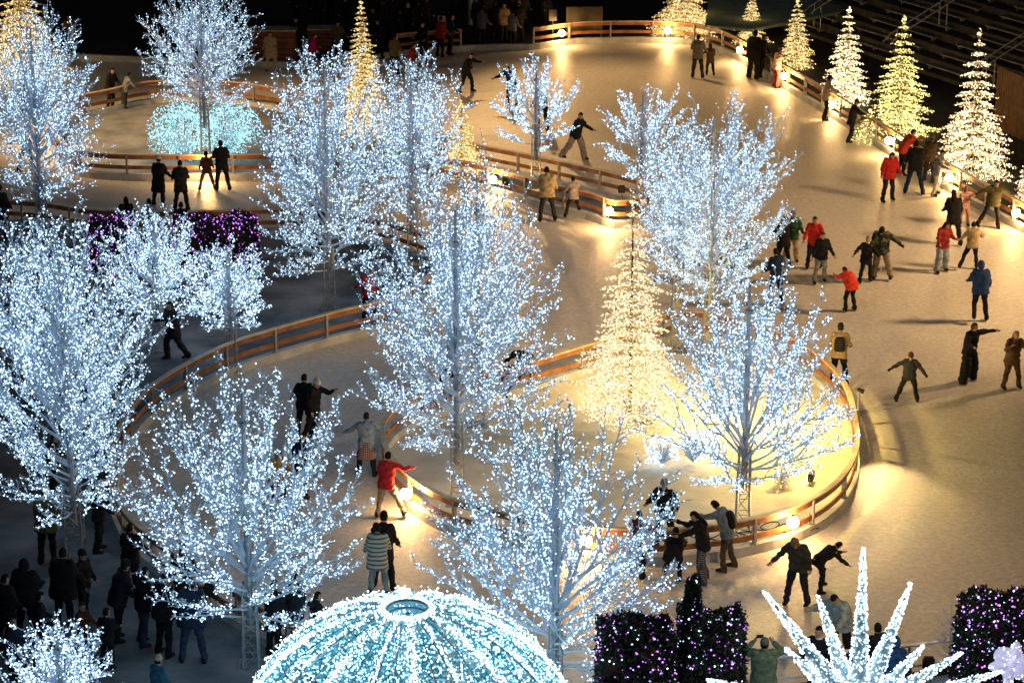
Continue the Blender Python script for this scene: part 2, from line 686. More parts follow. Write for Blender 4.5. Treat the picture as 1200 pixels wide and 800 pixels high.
for k, (x, y, lab) in enumerate(LAMPS):
    P = G(x, y)
    # step off the board towards the ice
    tgt = {8: (-0.2, -0.25), 9: (0, -.25), 10: (0.1, -0.25), 11: (0, -.22), 12: (-.08, -.22), 13: (-.08, -.22)}.get(k)
    if tgt is None:
        tgt = (-0.16, -0.3) if x > 850 else (0, -0.28)
    root = empty('globe_lamp', (P.x + tgt[0], P.y + tgt[1], 0.0))
    tag(root, lab, 'lamp', 'warm globe lamps along the fences')
    mb = MB()
    mb.sphere((0, 0, 0.66), 0.15, 16, 10)
    mb.build('globe', M_GLOBE, root, smooth=True)
    mb = MB()
    mb.tube([(0, 0, 0.79), (0, 0, 0.84)], [0.05, 0.035], 10)
    mb.tube([(0, 0, 0.83), (-tgt[0] * 0.5, -tgt[1] * 0.5, 0.86), (-tgt[0], -tgt[1], 0.82)], 0.012, 6)
    mb.build('bracket', M_STEEL, root)
for (x, y, lab) in [(592, 231, 'small black junction box on the narrow island fence beside its globe lamp'),
                    (728, 240, 'small black junction box near the tip of the narrow island fence'),
                    (247, 716, 'black junction box on the curved fence beside the navy jacket onlooker'),
                    (1085, 803, 'black junction box on the steel railing by the bare sapling')]:
    P = G(x, y)
    mb = MB()
    mb.box((0, 0, 0.62), (0.26, 0.14, 0.24), 0, 0.02)
    mb.box((0, 0, 0.755), (0.2, 0.1, 0.03))
    mb.tube([(0, -.03, 0.5), (0.03, -.05, 0.3), (0.1, 0, 0.10)], 0.012, 5)
    o = mb.build('junction_box', M_BLACK, None, loc=(P.x, P.y - 0.16, 0))
    tag(o, lab, 'junction box', 'junction boxes on the fences')
# ------------------------------------------------------------------ string lights
B_BLUE = mat_bulb('cool_white_bulbs', (0.50, 0.75, 1.0), 0.45, 7.5)
B_WARM = mat_bulb('warm_white_bulbs', (1.0, 0.77, 0.43), 0.8, 6.5)
B_CREAM = mat_bulb('cream_bulbs', (1.0, 0.80, 0.48), 0.4, 3.0)
B_GOLD = mat_bulb('gold_bulbs', (1.0, 0.70, 0.28), 0.5, 4.0)
B_LIME = mat_bulb('yellow_green_bulbs', (1.0, 0.88, 0.28), 0.9, 5.0)
B_PURP = mat_bulb('purple_bulbs', (0.60, 0.20, 0.98), 0.5, 6.5)
B_AQUA = mat_bulb('aqua_bulbs', (0.38, 0.85, 1.0), 0.35, 3.6)
B_ICEW = mat_bulb('ice_white_bulbs', (0.72, 0.92, 1.0), 2.0, 8.0)
COOL = (0.60, 0.78, 1.0)


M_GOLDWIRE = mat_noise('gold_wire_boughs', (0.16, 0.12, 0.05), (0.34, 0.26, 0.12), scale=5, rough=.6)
# boughs glow faintly themselves, standing in for light from their bulbs
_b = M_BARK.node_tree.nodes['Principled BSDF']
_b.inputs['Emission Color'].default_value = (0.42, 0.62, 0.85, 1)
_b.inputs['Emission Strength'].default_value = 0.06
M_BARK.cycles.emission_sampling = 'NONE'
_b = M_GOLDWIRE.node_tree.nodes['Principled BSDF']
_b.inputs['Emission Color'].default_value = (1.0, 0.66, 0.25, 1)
_b.inputs['Emission Strength'].default_value = 0.42  # warm glow put into the conifer boughs in place of bulb light
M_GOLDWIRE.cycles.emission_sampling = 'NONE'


def prof(t, w=0.42):
    """crown outline, 0 at the foot of the crown, 1 at its top"""
    if t < w:
        return math.sqrt(max(0.0, 1 - ((w - t) / (w + 0.12)) ** 2))
    return math.sqrt(max(0.0, 1 - ((t - w) / (1 - w + 0.03)) ** 2))


def lit_tree(px, py, top, bot, left, right, n_bulb, label, prim=44, w=0.42, r=0.029, seed=1, truss=0.34, watts=45, mat=None,
             low=0.45, sec=1.0, forks=False, bark=None):
    """leafless tree wired round a steel mast: mast, branches, string lights"""
    prim = int(prim * (.50 if forks else 1.18))
    rnd = random.Random(seed)
    P = G(px, py)
    P.z = 0.07
    H = height_at(P, top) - 0.07
    zb = max(0.7, height_at(P, bot) - 0.07)
    pp = ppm(G(px, py))
    RW = (right - left) / 2 / pp
    cx = ((right + left) / 2 - px) / pp * 0.5
    root = empty('lit_tree', P, 0)
    tag(root, label, 'tree', 'trees wrapped in cool white string lights')
    # mast: square lattice foot, slim pole above
    mb = MB()
    zt = min(H * 0.5, zb + 0.8)
    a = truss / 2
    for sx in (-1, 1):
        for sy in (-1, 1):
            mb.tube([(sx * a, sy * a, 0), (sx * a * 0.8, sy * a * 0.8, zt)], 0.024, 5)
    nseg = max(3, int(zt / 0.36))
    for i in range(nseg):
        z0, z1 = zt * i / nseg, zt * (i + 1) / nseg
        f0, f1 = 1 - 0.2 * i / nseg, 1 - 0.2 * (i + 1) / nseg
        for k in range(4):
            c = [(-1, -1), (1, -1), (1, 1), (-1, 1)]
            u, v = c[k], c[(k + 1) % 4]
            if i % 2:
                u, v = v, u
            mb.tube([(u[0] * a * f0, u[1] * a * f0, z0), (v[0] * a * f1, v[1] * a * f1, z1)], 0.014, 4)
            mb.tube([(u[0] * a * f0, u[1] * a * f0, z0), (v[0] * a * f0, v[1] * a * f0, z0)], 0.014, 4)
    mb.box((0, 0, 0.01), (truss + 0.25, truss + 0.25, 0.03))
    mb.build('mast_base', M_MAST, root)
    mb = MB()
    mb.tube([(0, 0, zt * 0.5), (0, 0, H * 0.6), (0, 0, H * 0.90)], [0.085, 0.07, 0.03], 8)
    for z in (zt, H * 0.62, H * 0.8):
        mb.tube([(0, 0, z - .05), (0, 0, z + .05)], 0.1, 8)
    mb.build('mast_pole', M_MAST, root, smooth=False)
    # branches
    mb = MB()
    pts, wts = [], []
    ga = 2.39996
    ph = rnd.uniform(0, 6.28)
    for i in range(prim):
        t = (i + 0.5) / prim
        t = t ** 0.85
        az = ph + ga * i + rnd.uniform(-0.25, 0.25)
        dv = (az + math.pi / 2 + math.pi) % (2 * math.pi) - math.pi
        if abs(dv) < .22:
            az += .25 if dv > 0 else -.25
        zt_ = zb + (H - zb) * min(1.0, t * rnd.uniform(0.94, 1.04))
        rr = RW * prof(min(t, 0.995), w) * rnd.uniform(0.74, 1.10) * (1 if t < 0.9 else 0.7)
        z0 = max(zb * 0.85, zb * 0.9 + (zt_ - zb) * low * rnd.uniform(0.85, 1.15))
        z0 = min(z0, H * 0.93)
        tip = Vector((cx + rr * math.cos(az), rr * math.sin(az), zt_))
        p0 = Vector((0.05 * math.cos(az), 0.05 * math.sin(az), z0))
        d = tip - p0
        ctrl = p0 + Vector((d.x * 0.52, d.y * 0.52, d.z * 0.42 - 0.05 * d.length + 0.04))
        L = d.length
        line = []
        for k in range(6):
            s = k / 5
            q = p0 * (1 - s) ** 2 + ctrl * (2 * s * (1 - s)) + tip * s * s
            q += Vector((rnd.uniform(-1, 1), rnd.uniform(-1, 1), rnd.uniform(-1, 1))) * 0.035 * L * (0.3 if k in (0,) else 1) * 0.5
            line.append(q)
        lines = [(line, L)]
        if forks:
            # crooked forks: each main limb splits and the parts keep their own heading
            for fs in ((0.30, 0.52) if rnd.random() < .6 else (0.26, 0.42, 0.62)):
                f5 = fs * 5
                k0 = min(4, int(f5))
                q0 = line[k0].lerp(line[k0 + 1], f5 - k0)
                t0 = (line[k0 + 1] - line[k0]).normalized()
                sd = Vector((rnd.gauss(0, 1), rnd.gauss(0, 1), rnd.gauss(0, .5)))
                sd = (sd - t0 * sd.dot(t0)).normalized()
                Lf = L * (1 - fs) * rnd.uniform(.75, 1.0)
                d0 = (t0 * .85 + sd * rnd.uniform(.40, .62) + Vector((0, 0, .10))).normalized()
                ln = []
                for k in range(6):
                    s = k / 5
                    ln.append(q0 + d0 * (Lf * s) + Vector((0, 0, .16 * Lf * s * s)) +
                              Vector((rnd.uniform(-1, 1), rnd.uniform(-1, 1), rnd.uniform(-1, 1))) * (.022 * L if k else 0))
                lines.append((ln, Lf))
        for line, L in lines:
            r0 = 0.014 + 0.008 * L
            mb.tube(line, [r0 * (1 - 0.8 * k / 5) for k in range(6)], 4, cap=False)

            def at(s):
                f = s * 5
                k = min(4, int(f))
                return line[k].lerp(line[k + 1], f - k), (line[k + 1] - line[k]).normalized()
            # lights sit along the branch
            nb = int(L * 34)
            for k in range(nb):
                s = rnd.uniform(0.3, 1.0)
                q, tt = at(s)
                pts.append(q + Vector((rnd.gauss(0, 1), rnd.gauss(0, 1), rnd.gauss(0, 1))) * 0.030)
                wts.append(1.0)
            n2 = int((4 + 3.2 * L) / (0.35 + 0.65 * sec))
            for k in range(n2):
                s = 0.22 + 0.78 * (k + rnd.random()) / n2
                q, tt = at(min(s, 0.999))
                side = Vector((rnd.gauss(0, 1), rnd.gauss(0, 1), rnd.gauss(0, 0.7)))
                side = (side - tt * side.dot(tt)).normalized()
                dd = (tt * rnd.uniform(0.55, 1.0) + side * rnd.uniform(0.5, 0.95) + Vector((0, 0, 0.18))).normalized()
                l2 = sec * min(1.15, L * 0.36) * rnd.uniform(0.55, 1.1) * (1.15 - 0.62 * s)
                q2 = q + dd * l2 + Vector((0, 0, 0.06 * l2))
                mid = q.lerp(q2, 0.5) + side * 0.05 * l2
                mb.tube([q, mid, q2], [0.014, 0.010, 0.005], 3, cap=False)
                m = max(3, int(l2 * 52))
                for j in range(m):
                    u = rnd.uniform(0.15, 1.03)
                    pts.append(q.lerp(q2, u) + side * 0.05 * l2 * (1 - abs(2 * u - 1)) +
                               Vector((rnd.gauss(0, 1), rnd.gauss(0, 1), rnd.gauss(0, 1))) * 0.027)
                for j in range(2):
                    u = rnd.uniform(0.35, 0.9)
                    b0 = q.lerp(q2, u)
                    d3 = (dd + Vector((rnd.gauss(0, 0.6), rnd.gauss(0, 0.6), rnd.gauss(0.1, 0.5)))).normalized()
                    l3 = l2 * rnd.uniform(0.3, 0.55)
                    b1 = b0 + d3 * l3
                    mb.tube([b0, b1], [0.008, 0.004], 3, cap=False)
                    for _ in range(max(2, int(l3 * 40))):
                        pts.append(b0.lerp(b1, rnd.uniform(0.2, 1.05)) +
                                   Vector((rnd.gauss(0, 1), rnd.gauss(0, 1), rnd.gauss(0, 1))) * 0.022)
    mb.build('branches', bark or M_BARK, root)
    pts = np.array([tuple(p) for p in pts])
    n_bulb = int(n_bulb * 3.1)
    if len(pts) > n_bulb:
        pts = pts[RNG.permutation(len(pts))[:n_bulb]]
    # a sparse spiral of lamps round the mast
    zz = np.linspace(zb * 0.8, H * 0.95, 60)
    an = zz * 9
    sp = np.stack([0.1 * np.cos(an), 0.1 * np.sin(an), zz], 1)
    pts = np.concatenate([pts, sp])
    # the mast shows through a gap on the near side
    keep = ~((np.abs(pts[:, 0]) < 0.10 + 0.05 * RNG.random(len(pts))) & (pts[:, 1] < 0.02) & (pts[:, 2] < H * 0.93) & (RNG.random(len(pts)) < .93))
    pts = pts[keep]
    bulbs(pts, r * 0.545, mat or B_BLUE, root, pw=2.4)
    if watts:
        for f in (0.18, 0.62):
            lamp_point('tree_glow', (cx, 0, zb + (H - zb) * f), watts * 0.22, COOL, min(0.9, RW * 0.45), root)
    return root


def conifer(px, py, top, halfw, n_bulb, label, mat, seed=1, r=0.024, watts=20, col=(1, 0.75, 0.42), tiers=14, taper=.9, cat='tree',
            leafmat=None, zlow=0.07):
    """wire frame conifer in flat tiers covered with string lights"""
    rnd = random.Random(seed)
    P = G(px, py)
    P.z = 0.07
    H = height_at(P, top) - 0.07
    RW = 1.14 * halfw / ppm(P)
    n_bulb = int(n_bulb * 1.9)
    r = r * .88
    root = empty('lit_conifer', P, rnd.uniform(0, 6))
    tag(root, label, cat, 'conifers covered in warm string lights')
    mb = MB()
    mb.tube([(0, 0, 0), (0, 0, H * 0.5), (0, 0, H * 0.98)], [0.07, 0.045, 0.012], 6)
    mb.build('trunk', M_DARKWOOD, root)
    mb = MB()
    pts = []
    z_lo = H * zlow
    for ti in range(tiers):
        f = ti / (tiers - 1)
        z = z_lo + (H * 0.96 - z_lo) * (f ** 0.93)
        rad = RW * (1 - f) ** taper * rnd.uniform(0.84, 1.1) + 0.05
        nb = max(5, int(8 + 9 * (1 - f)))
        for b in range(nb):
            az = 2 * math.pi * (b + rnd.uniform(-.3, .3)) / nb + ti * 0.7
            rr = rad * rnd.uniform(0.75, 1.12)
            tip = Vector((rr * math.cos(az), rr * math.sin(az), z - 0.13 * rr + rnd.uniform(-.03, .03)))
            b0 = Vector((0, 0, z + 0.10 * rr + .03))
            mid = b0.lerp(tip, 0.55) + Vector((0, 0, -0.04 * rr))
            mb.tube([b0, mid, tip], [0.014, 0.010, 0.004], 3, cap=False)
            m = max(2, int(rr / 0.11))
            for k in range(m):
                u = 0.25 + 0.75 * (k + rnd.random()) / m
                q = b0.lerp(mid, u / 0.55) if u < 0.55 else mid.lerp(tip, (u - 0.55) / 0.45)
                for sd in (-1, 1):
                    aa = az + sd * rnd.uniform(0.7, 1.1)
                    l2 = 0.30 * rr * (1.15 - u) + 0.06
                    e = q + Vector((math.cos(aa), math.sin(aa), rnd.uniform(-.18, .04))) * l2
                    mb.tube([q, e], [0.007, 0.003], 3, cap=False)
                    for _ in range(max(2, int(l2 * 27))):
                        pts.append(q.lerp(e, rnd.uniform(0.05, 1.05)) + Vector((rnd.gauss(0, 1), rnd.gauss(0, 1), rnd.gauss(0, .45))) * 0.02)
            for _ in range(int(3 + rr * 8)):
                pts.append(b0.lerp(tip, rnd.uniform(0.1, 1.0)) + Vector((rnd.gauss(0, 1), rnd.gauss(0, 1), rnd.gauss(0, .6))) * 0.02)
    mb.build('branches', leafmat or M_GOLDWIRE, root)
    pts = np.array([tuple(p) for p in pts])
    if len(pts) > n_bulb:
        pts = pts[RNG.permutation(len(pts))[:n_bulb]]
    top_p = np.array([(rnd.gauss(0, .03), rnd.gauss(0, .03), H * rnd.uniform(0.9, 1.0)) for _ in range(25)])
    bulbs(np.concatenate([pts, top_p]), r, mat, root, pw=1.2)
    if watts:
        lamp_point('tree_glow', (0, 0, H * 0.3), watts * 1.8, col, RW * 0.5, root)
    return root


# px, base row, top row, crown bottom row, left, right
TREES = [
    (242, 196, -22, 128, 165, 312, 3300, 'tall blue white lit tree rising between the two aqua globe shrubs', dict(prim=52, seed=2, watts=45, r=.026, w=.4)),
    (51, 288, 4, 232, -8, 138, 4200, 'blue white lit tree at the upper left in front of the golden conifer', dict(prim=56, seed=3, watts=50, r=.027, w=.4)),
    (387, 366, 48, 318, 290, 482, 5600, 'broad lit tree left of centre with a bare lattice mast above the orange fence', dict(forks=True, sec=.62, prim=84, seed=4, watts=60, r=.027, w=.42)),
    (484, 312, 62, 258, 436, 550, 3400, 'narrow upright lit tree between the broad tree and the gold conifer tip', dict(prim=46, seed=5, watts=45, r=.026, w=.6)),
    (628, 227, 60, 172, 561, 682, 1500, 'small lit tree alone against the tan ice of the narrow island', dict(forks=True, sec=.5, prim=36, seed=6, watts=35, r=.029, w=.5)),
    (751, 254, 93, 208, 690, 806, 1500, 'small lit tree on the tip of the narrow island behind the big right hand pair', dict(forks=True, sec=.5, prim=36, seed=7, watts=35, r=.029, w=.5)),
    (830, 424, 106, 350, 744, 930, 5200, 'large dense lit tree with a tall steel mast showing up its middle, right of centre', dict(forks=True, sec=.62, prim=84, seed=8, watts=50, r=.026, w=.5)),
    (793, 414, 160, 330, 738, 850, 1700, 'lit tree with a bare lattice mast standing just behind the white gold conifer', dict(prim=30, seed=9, watts=40, r=.027, w=.5)),
    (870, 622, 300, 560, 752, 1004, 4300, 'open lit tree on the yellow glowing right end of the island', dict(forks=True, sec=.5, prim=56, seed=10, watts=40, r=.031, w=.33, low=.25)),
    (536, 592, 206, 530, 410, 668, 5600, 'tall centre lit tree standing on the left end of the island', dict(forks=True, sec=.62, prim=84, seed=12, watts=60, r=.028, w=.45, low=.4)),
    (560, 500, 184, 420, 498, 628, 2000, 'lit tree half hidden directly behind the tall centre tree', dict(prim=34, seed=13, watts=40, r=.027, w=.6)),
    (295, 782, 424, 722, 140, 436, 3500, 'lit tree beside the dome with two drooping branches over the dark crowd', dict(forks=True, sec=.5, prim=66, seed=14, watts=28, r=.031, w=.38, low=.3)),
    (650, 842, 464, 776, 488, 800, 3900, 'lit tree rising just behind the right shoulder of the dome', dict(forks=True, sec=.5, prim=68, seed=15, watts=40, r=.031, w=.36, low=.3)),
    (90, 668, 232, 600, -34, 206, 6600, 'largest lit tree filling the left side above the dark crowd', dict(forks=True, sec=.66, prim=100, seed=16, watts=24, r=.030, w=.5, truss=.44)),
    (187, 412, 240, 378, 118, 246, 2600, 'bushy lit tree between the largest left tree and the purple hedge', dict(prim=46, seed=17, watts=40, r=.029, w=.5)),
    (272, 436, 282, 384, 220, 324, 1700, 'small round lit tree in front of the purple hedge', dict(prim=40, seed=18, watts=35, r=.030, w=.5)),
    (76, 900, 728, 850, 6, 148, 1500, 'small round lit tree cut off at the bottom left corner', dict(prim=40, seed=19, watts=10, r=.032, w=.5, truss=.2)),
]
for (x, y, tp, bt, l, rgt, nb, lab, kw) in TREES:
    lit_tree(x, y, tp, bt, l, rgt, nb, lab, **kw)

CONIF = [
    (1138, 212, 33, 43, 3300, 'largest white gold conifer, rightmost whole one beyond the outer fence', B_WARM, dict(seed=1, watts=30)),
    (1053, 158, 18, 35, 2300, 'yellow green lit conifer between two paler ones beyond the outer fence', B_LIME, dict(seed=2, watts=25, col=(1, .85, .35))),
    (990, 124, 8, 27, 1900, 'slim warm white conifer in front of the foot of the bleachers', B_WARM, dict(seed=3, watts=22)),
    (932, 84, -2, 21, 1000, 'small dim gold conifer right of the brightly lit red skater', B_GOLD, dict(seed=4, watts=10)),
    (880, 52, -6, 18, 800, 'small dim gold conifer behind the big dark silhouetted skater', B_GOLD, dict(seed=5, watts=10)),
    (802, 44, -30, 38, 2000, 'wide golden conifer cut by the top edge behind the outer fence', B_GOLD, dict(seed=6, watts=15)),
    (426, 168, -4, 30, 2300, 'tall gold conifer at the top left of centre beside the short fence panel', B_GOLD, dict(seed=7, watts=22, tiers=24)),
    (541, 208, 118, 24, 900, 'short gold conifer peeping over the narrow island fence', B_GOLD, dict(seed=8, watts=15, tiers=18)),
    (738, 500, 226, 60, 8500, 'brilliant cream coloured conifer glowing on the island', B_CREAM, dict(seed=9, watts=45, tiers=17, r=.022, col=(1, .80, .48))),
    (1212, 246, 158, 26, 900, 'gold conifer cut off by the right edge of the picture', B_WARM, dict(seed=10, watts=12)),
    (28, 96, -50, 50, 2600, 'golden conifer half hidden behind the upper left lit tree', B_GOLD, dict(seed=11, watts=40)),
    (1018, 166, 128, 20, 170, 'low sparse clump of gold lights by the outer fence', B_LIME, dict(seed=12, watts=4, tiers=6)),
    (916, 576, 546, 9, 26, 'tiny grey potted conifer on the yellow lit snow', B_GOLD, dict(seed=13, watts=0, tiers=8)),
]
for (x, y, tp, hw, nb, lab, mt, kw) in CONIF:
    conifer(x, y, tp, hw, nb, lab, mt, **kw)


def globe_shrub(px, py, rad, hz, n, label, mat, seed, watts, col, r=.024, swirl=True):
    rnd = random.Random(seed)
    P = G(px, py)
    P.z = 0.07
    root = empty('lit_shrub', P)
    tag(root, label, 'shrub', 'round shrubs wound with lights')
    mb = MB()
    pts = []
    for i in range(int(46)):
        u = rnd.uniform(-0.25, 1)
        az = i * 2.39996
        k = math.sqrt(max(0, 1 - u * u)) * rnd.uniform(.8, 1.05)
        tip = Vector((rad * k * math.cos(az), rad * k * math.sin(az), hz + hz * 0.95 * u))
        mb.tube([(0, 0, 0.05), tip * 0.5 + Vector((0, 0, hz * .15)), tip], [0.02, 0.012, 0.005], 3, cap=False)
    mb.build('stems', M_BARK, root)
    # loops of light wire over the surface
    for i in range(n // 26):
        c = Vector((rnd.gauss(0, 1), rnd.gauss(0, 1), rnd.gauss(.2, .8))).normalized()
        a = c.orthogonal().normalized()
        b = c.cross(a)
        lr = rnd.uniform(.25, .75)
        rr = rnd.uniform(.6, 1.05)
        for k in range(26):
            an = 6.283 * k / 26
            d = (c + (a * math.cos(an) + b * math.sin(an)) * lr).normalized()
            d = d * rr * (1 + .34 * mnoise.noise(d * 2.2 + Vector((seed * 7, 0, 0))))
            pts.append((d.x * rad, d.y * rad, max(0.05, hz + d.z * hz)))
    bulbs(np.array(pts) + RNG.normal(0, .02, (len(pts), 3)), r * .8, mat, root, pw=1.4)
    lamp_point('shrub_glow', (0, 0, hz), watts, col, rad * .7, root)
    return root


globe_shrub(214, 190, 1.25, 1.15, 3600, 'left of the two big aqua globe shrubs under the tall upper left tree', B_AQUA, 1, 30, (.35, .9, 1))
globe_shrub(268, 186, 1.15, 1.1, 3300, 'right of the two big aqua globe shrubs under the tall upper left tree', B_AQUA, 2, 30, (.35, .9, 1))
globe_shrub(776, 548, .55, .42, 420, 'left low mound of white lights on the island snow', B_BLUE, 3, 5, COOL)
globe_shrub(812, 546, .55, .48, 420, 'right low mound of white lights on the island snow', B_BLUE, 4, 5, COOL)
globe_shrub(925, 545, .95, .45, 700, 'low bush of golden lights behind the open tree on the yellow snow', B_LIME, 5, 60, (1, .8, .35), swirl=True)

# bare sapling by the steel railing
rt = empty('bare_sapling', G(1110, 806) + Vector((0, 0, .07)))
tag(rt, 'thin bare white sapling behind the steel railing left of the right hand purple hedge', 'tree')
mb = MB()
mb.tube([(0, 0, 0), (0.02, 0, .9), (0, 0, 1.75)], [.035, .025, .01], 6)
mb.build('trunk', M_SNOW, rt)
mb = MB()
rr_ = random.Random(4)
for i in range(34):
    z = .55 + 1.1 * i / 34
    az = i * 2.4
    L = .55 * (1 - .55 * i / 34)
    e = Vector((L * math.cos(az), L * math.sin(az), z + .45 * L + .1))
    mb.tube([(0, 0, z), (e.x * .5, e.y * .5, z + .12), e], [.012, .008, .003], 3, cap=False)
    for k in range(4):
        q = Vector((0, 0, z)).lerp(e, rr_.uniform(.4, .95))
        mb.tube([q, q + Vector((rr_.gauss(0, .1), rr_.gauss(0, .1), .12))], [.006, .002], 3, cap=False)
mb.build('twigs', M_SNOW, rt)


# ------------------------------------------------------------------ hedges
M_LEAF = mat_noise('dark_evergreen', (0.006, 0.014, 0.007), (0.02, 0.034, 0.014), scale=5, rough=0.6)


def leaf_cloud(pts, size, rng):
    n = len(pts)
    d = rng.normal(size=(n, 3))
    d /= np.linalg.norm(d, axis=1)[:, None]
    e = rng.normal(size=(n, 3))
    e -= d * (e * d).sum(1)[:, None]
    e /= np.linalg.norm(e, axis=1)[:, None]
    s = size * rng.uniform(.6, 1.3, n)[:, None]
    V = np.stack([pts - d * s, pts + e * s * .45, pts + d * s, pts - e * s * .45], 1).reshape(-1, 3)
    F = (np.array([0, 1, 2, 3])[None] + (np.arange(n) * 4)[:, None])
    return V, F


def hedge(px0, py0, px1, py1, h, depth, n, label, mats=(B_PURP,), seed=1, nl=9000, taper=0.0, r=.026, watts=3):
    a, b = G(px0, py0), G(px1, py1)
    c = (a + b) / 2
    L = (b - a).length
    rz = math.atan2(b.y - a.y, b.x - a.x)
    rng = np.random.default_rng(seed)
    root = empty('clipped_hedge' if not taper else 'conical_evergreen', (c.x, c.y, 0.07), rz)
    tag(root, label, 'hedge' if not taper else 'shrub', 'hedges wound with purple lights')

    def surf(m, inset):
        # points on the five outer faces
        w = np.array([L * h, L * h, L * depth, depth * h, depth * h])
        f = rng.choice(5, size=m, p=w / w.sum())
        u, v = rng.uniform(-.5, .5, m), rng.uniform(-.5, .5, m)
        ins = np.abs(rng.normal(0, inset, m))
        P = np.zeros((m, 3))
        for k in range(5):
            i = f == k
            if k < 2:
                s = -1 if k == 0 else 1
                P[i] = np.stack([u[i] * L, s * (depth / 2 - ins[i]), (v[i] + .5) * h], 1)
            elif k == 2:
                P[i] = np.stack([u[i] * L, v[i] * depth, h - ins[i]], 1)
            else:
                s = -1 if k == 3 else 1
                P[i] = np.stack([s * (L / 2 - ins[i]), u[i] * depth, (v[i] + .5) * h], 1)
        bump_ = .09 * np.sin(P[:, 0] * 4 + seed) * np.cos(P[:, 2] * 3) + .06 * np.sin(P[:, 2] * 6 + P[:, 0] * 3)
        P[:, 1] += np.sign(P[:, 1]) * bump_
        P[:, 2] += .07 * np.sin(P[:, 0] * 5 + seed * 2) * (P[:, 2] / h)
        P[:, 0] *= 1 - .07 * (P[:, 2] / h) ** 3
        P += rng.normal(0, .03, P.shape)
        if taper:
            k = 1 - taper * (P[:, 2:3] / h)
            P[:, :2] *= np.maximum(k, .04)
            rr = np.hypot(P[:, 0], P[:, 1])
            lim = (L / 2) * np.maximum(k[:, 0], .04)
            sc_ = np.where(rr > lim, lim / np.maximum(rr, 1e-6), 1)
            P[:, :2] *= sc_[:, None]
        return P
    mb = MB()
    if not taper:
        mb.box((0, 0, h * .48), (L * .9, depth * .8, h * .92))
    else:
        mb.tube([(0, 0, 0), (0, 0, h * .92)], [L * .4, L * .05], 9)
    mb.build('core', M_DARKWOOD, root)
    V, F = leaf_cloud(surf(int(nl * 1.3), .05), .06, rng)
    mesh_np('leaves', V, F, M_LEAF, root)
    k = n // len(mats)
    for m_ in mats:
        bulbs(surf(int(k * 1.9), .02), r * .8, m_, root, pw=1.8)
    if watts:
        lamp_point('hedge_glow', (0, -depth * .8, h * .7), watts * .5, (.6, .3, 1), .5, root)
    return root


hedge(700, 878, 786, 874, 2.75, 1.1, 420, 'purple lit clipped hedge at the bottom centre left of the dark cone', (B_PURP, B_PURP, B_PURP, B_BLUE), 1, 12000)
hedge(792, 866, 868, 864, 2.75, 1.0, 420, 'purple lit clipped hedge touching the dark cone on its right', (B_PURP, B_PURP, B_BLUE), 2, 11000)
hedge(780, 876, 836, 876, 3.75, 1.0, 120, 'tall dark conical evergreen standing between the two bottom purple hedges', (B_PURP, B_BLUE), 3, 9000, taper=.75, watts=0)
hedge(1120, 850, 1300, 840, 2.75, 1.3, 900, 'purple lit clipped hedge at the bottom right edge', (B_PURP, B_PURP, B_BLUE), 4, 22000)
hedge(205, 324, 305, 320, 1.9, 1.0, 600, 'bright purple lit hedge behind the small round lit tree', (B_PURP,), 5, 9000, r=.025)
hedge(108, 322, 160, 322, 1.9, 1.0, 350, 'short purple lit hedge half hidden behind the bushy left tree', (B_PURP,), 6, 5000, r=.024)
# ------------------------------------------------------------------ walk-in light dome
def PT(px, py, Y):
    z = height_at(Vector((0, Y, 0)), py)
    depth = Y * cc - (z - CAM_H) * ss
    return Vector(((px - 600) / FPX * depth, Y, z))


DC = G(480, 905)
DR = 3.6
M_DOMEPIPE = mat_noise('dome_pipe', (0.22, 0.36, 0.44), (0.36, 0.50, 0.58), scale=4, rough=0.4, metal=0.4)
M_TINSEL = mat_noise('aqua_tinsel', (0.12, 0.38, 0.48), (0.36, 0.66, 0.76), scale=9, rough=0.5)
dome = empty('light_dome', (DC.x, DC.y, 0.07), R(6))
tag(dome, 'huge glowing white and aqua ribbed light dome cut off by the bottom edge', 'light dome')


def sph(th, az, r=DR):
    """th from the pole"""
    return Vector((r * math.sin(th) * math.cos(az), r * math.sin(th) * math.sin(az), r * math.cos(th)))


NR = 16
T0 = 0.118
rib_pts = []
B_STAR0 = mat_bulb('rib_bulbs', (0.68, 0.92, 1.0), 1.2, 9.0)
for k in range(NR):
    az = 2 * math.pi * k / NR
    mb = MB()
    for o_ in (-0.021, 0.021):
        mb.tube([sph(T0 + (math.pi / 2 - T0) * i / 20, az + o_ * (0.6 / max(.25, math.sin(T0 + (math.pi / 2 - T0) * i / 20)))) for i in range(21)], 0.028, 5)
    for i in range(1, 20):
        th = T0 + (math.pi / 2 - T0) * i / 20
        w_ = 0.021 * (0.6 / max(.25, math.sin(th)))
        mb.tube([sph(th, az - w_), sph(th, az + w_)], 0.012, 4)
    mb.build('rib', M_DOMEPIPE, dome)
    # plain thin pipe between the ribs
    mb = MB()
    az2 = az + math.pi / NR
    mb.tube([sph(T0 + (math.pi / 2 - T0) * i / 16, az2) for i in range(17)], 0.016, 5)
    mb.build('brace_pipe', M_DOMEPIPE, dome)
    n = (1000, 520)[k % 2]
    th = np.arccos(np.clip(1 - RNG.uniform(0, 1, n) ** 1.15, 0, 1))
    th = np.maximum(T0 + .03, th)
    aa = az + RNG.normal(0, (.060, .032)[k % 2], n) / DR / np.maximum(.12, np.sin(th)) * 1.0
    rr = DR + np.abs(RNG.normal(0.02, .05, n))
    rib_pts.append(np.stack([rr * np.sin(th) * np.cos(aa), rr * np.sin(th) * np.sin(aa), rr * np.cos(th)], 1))
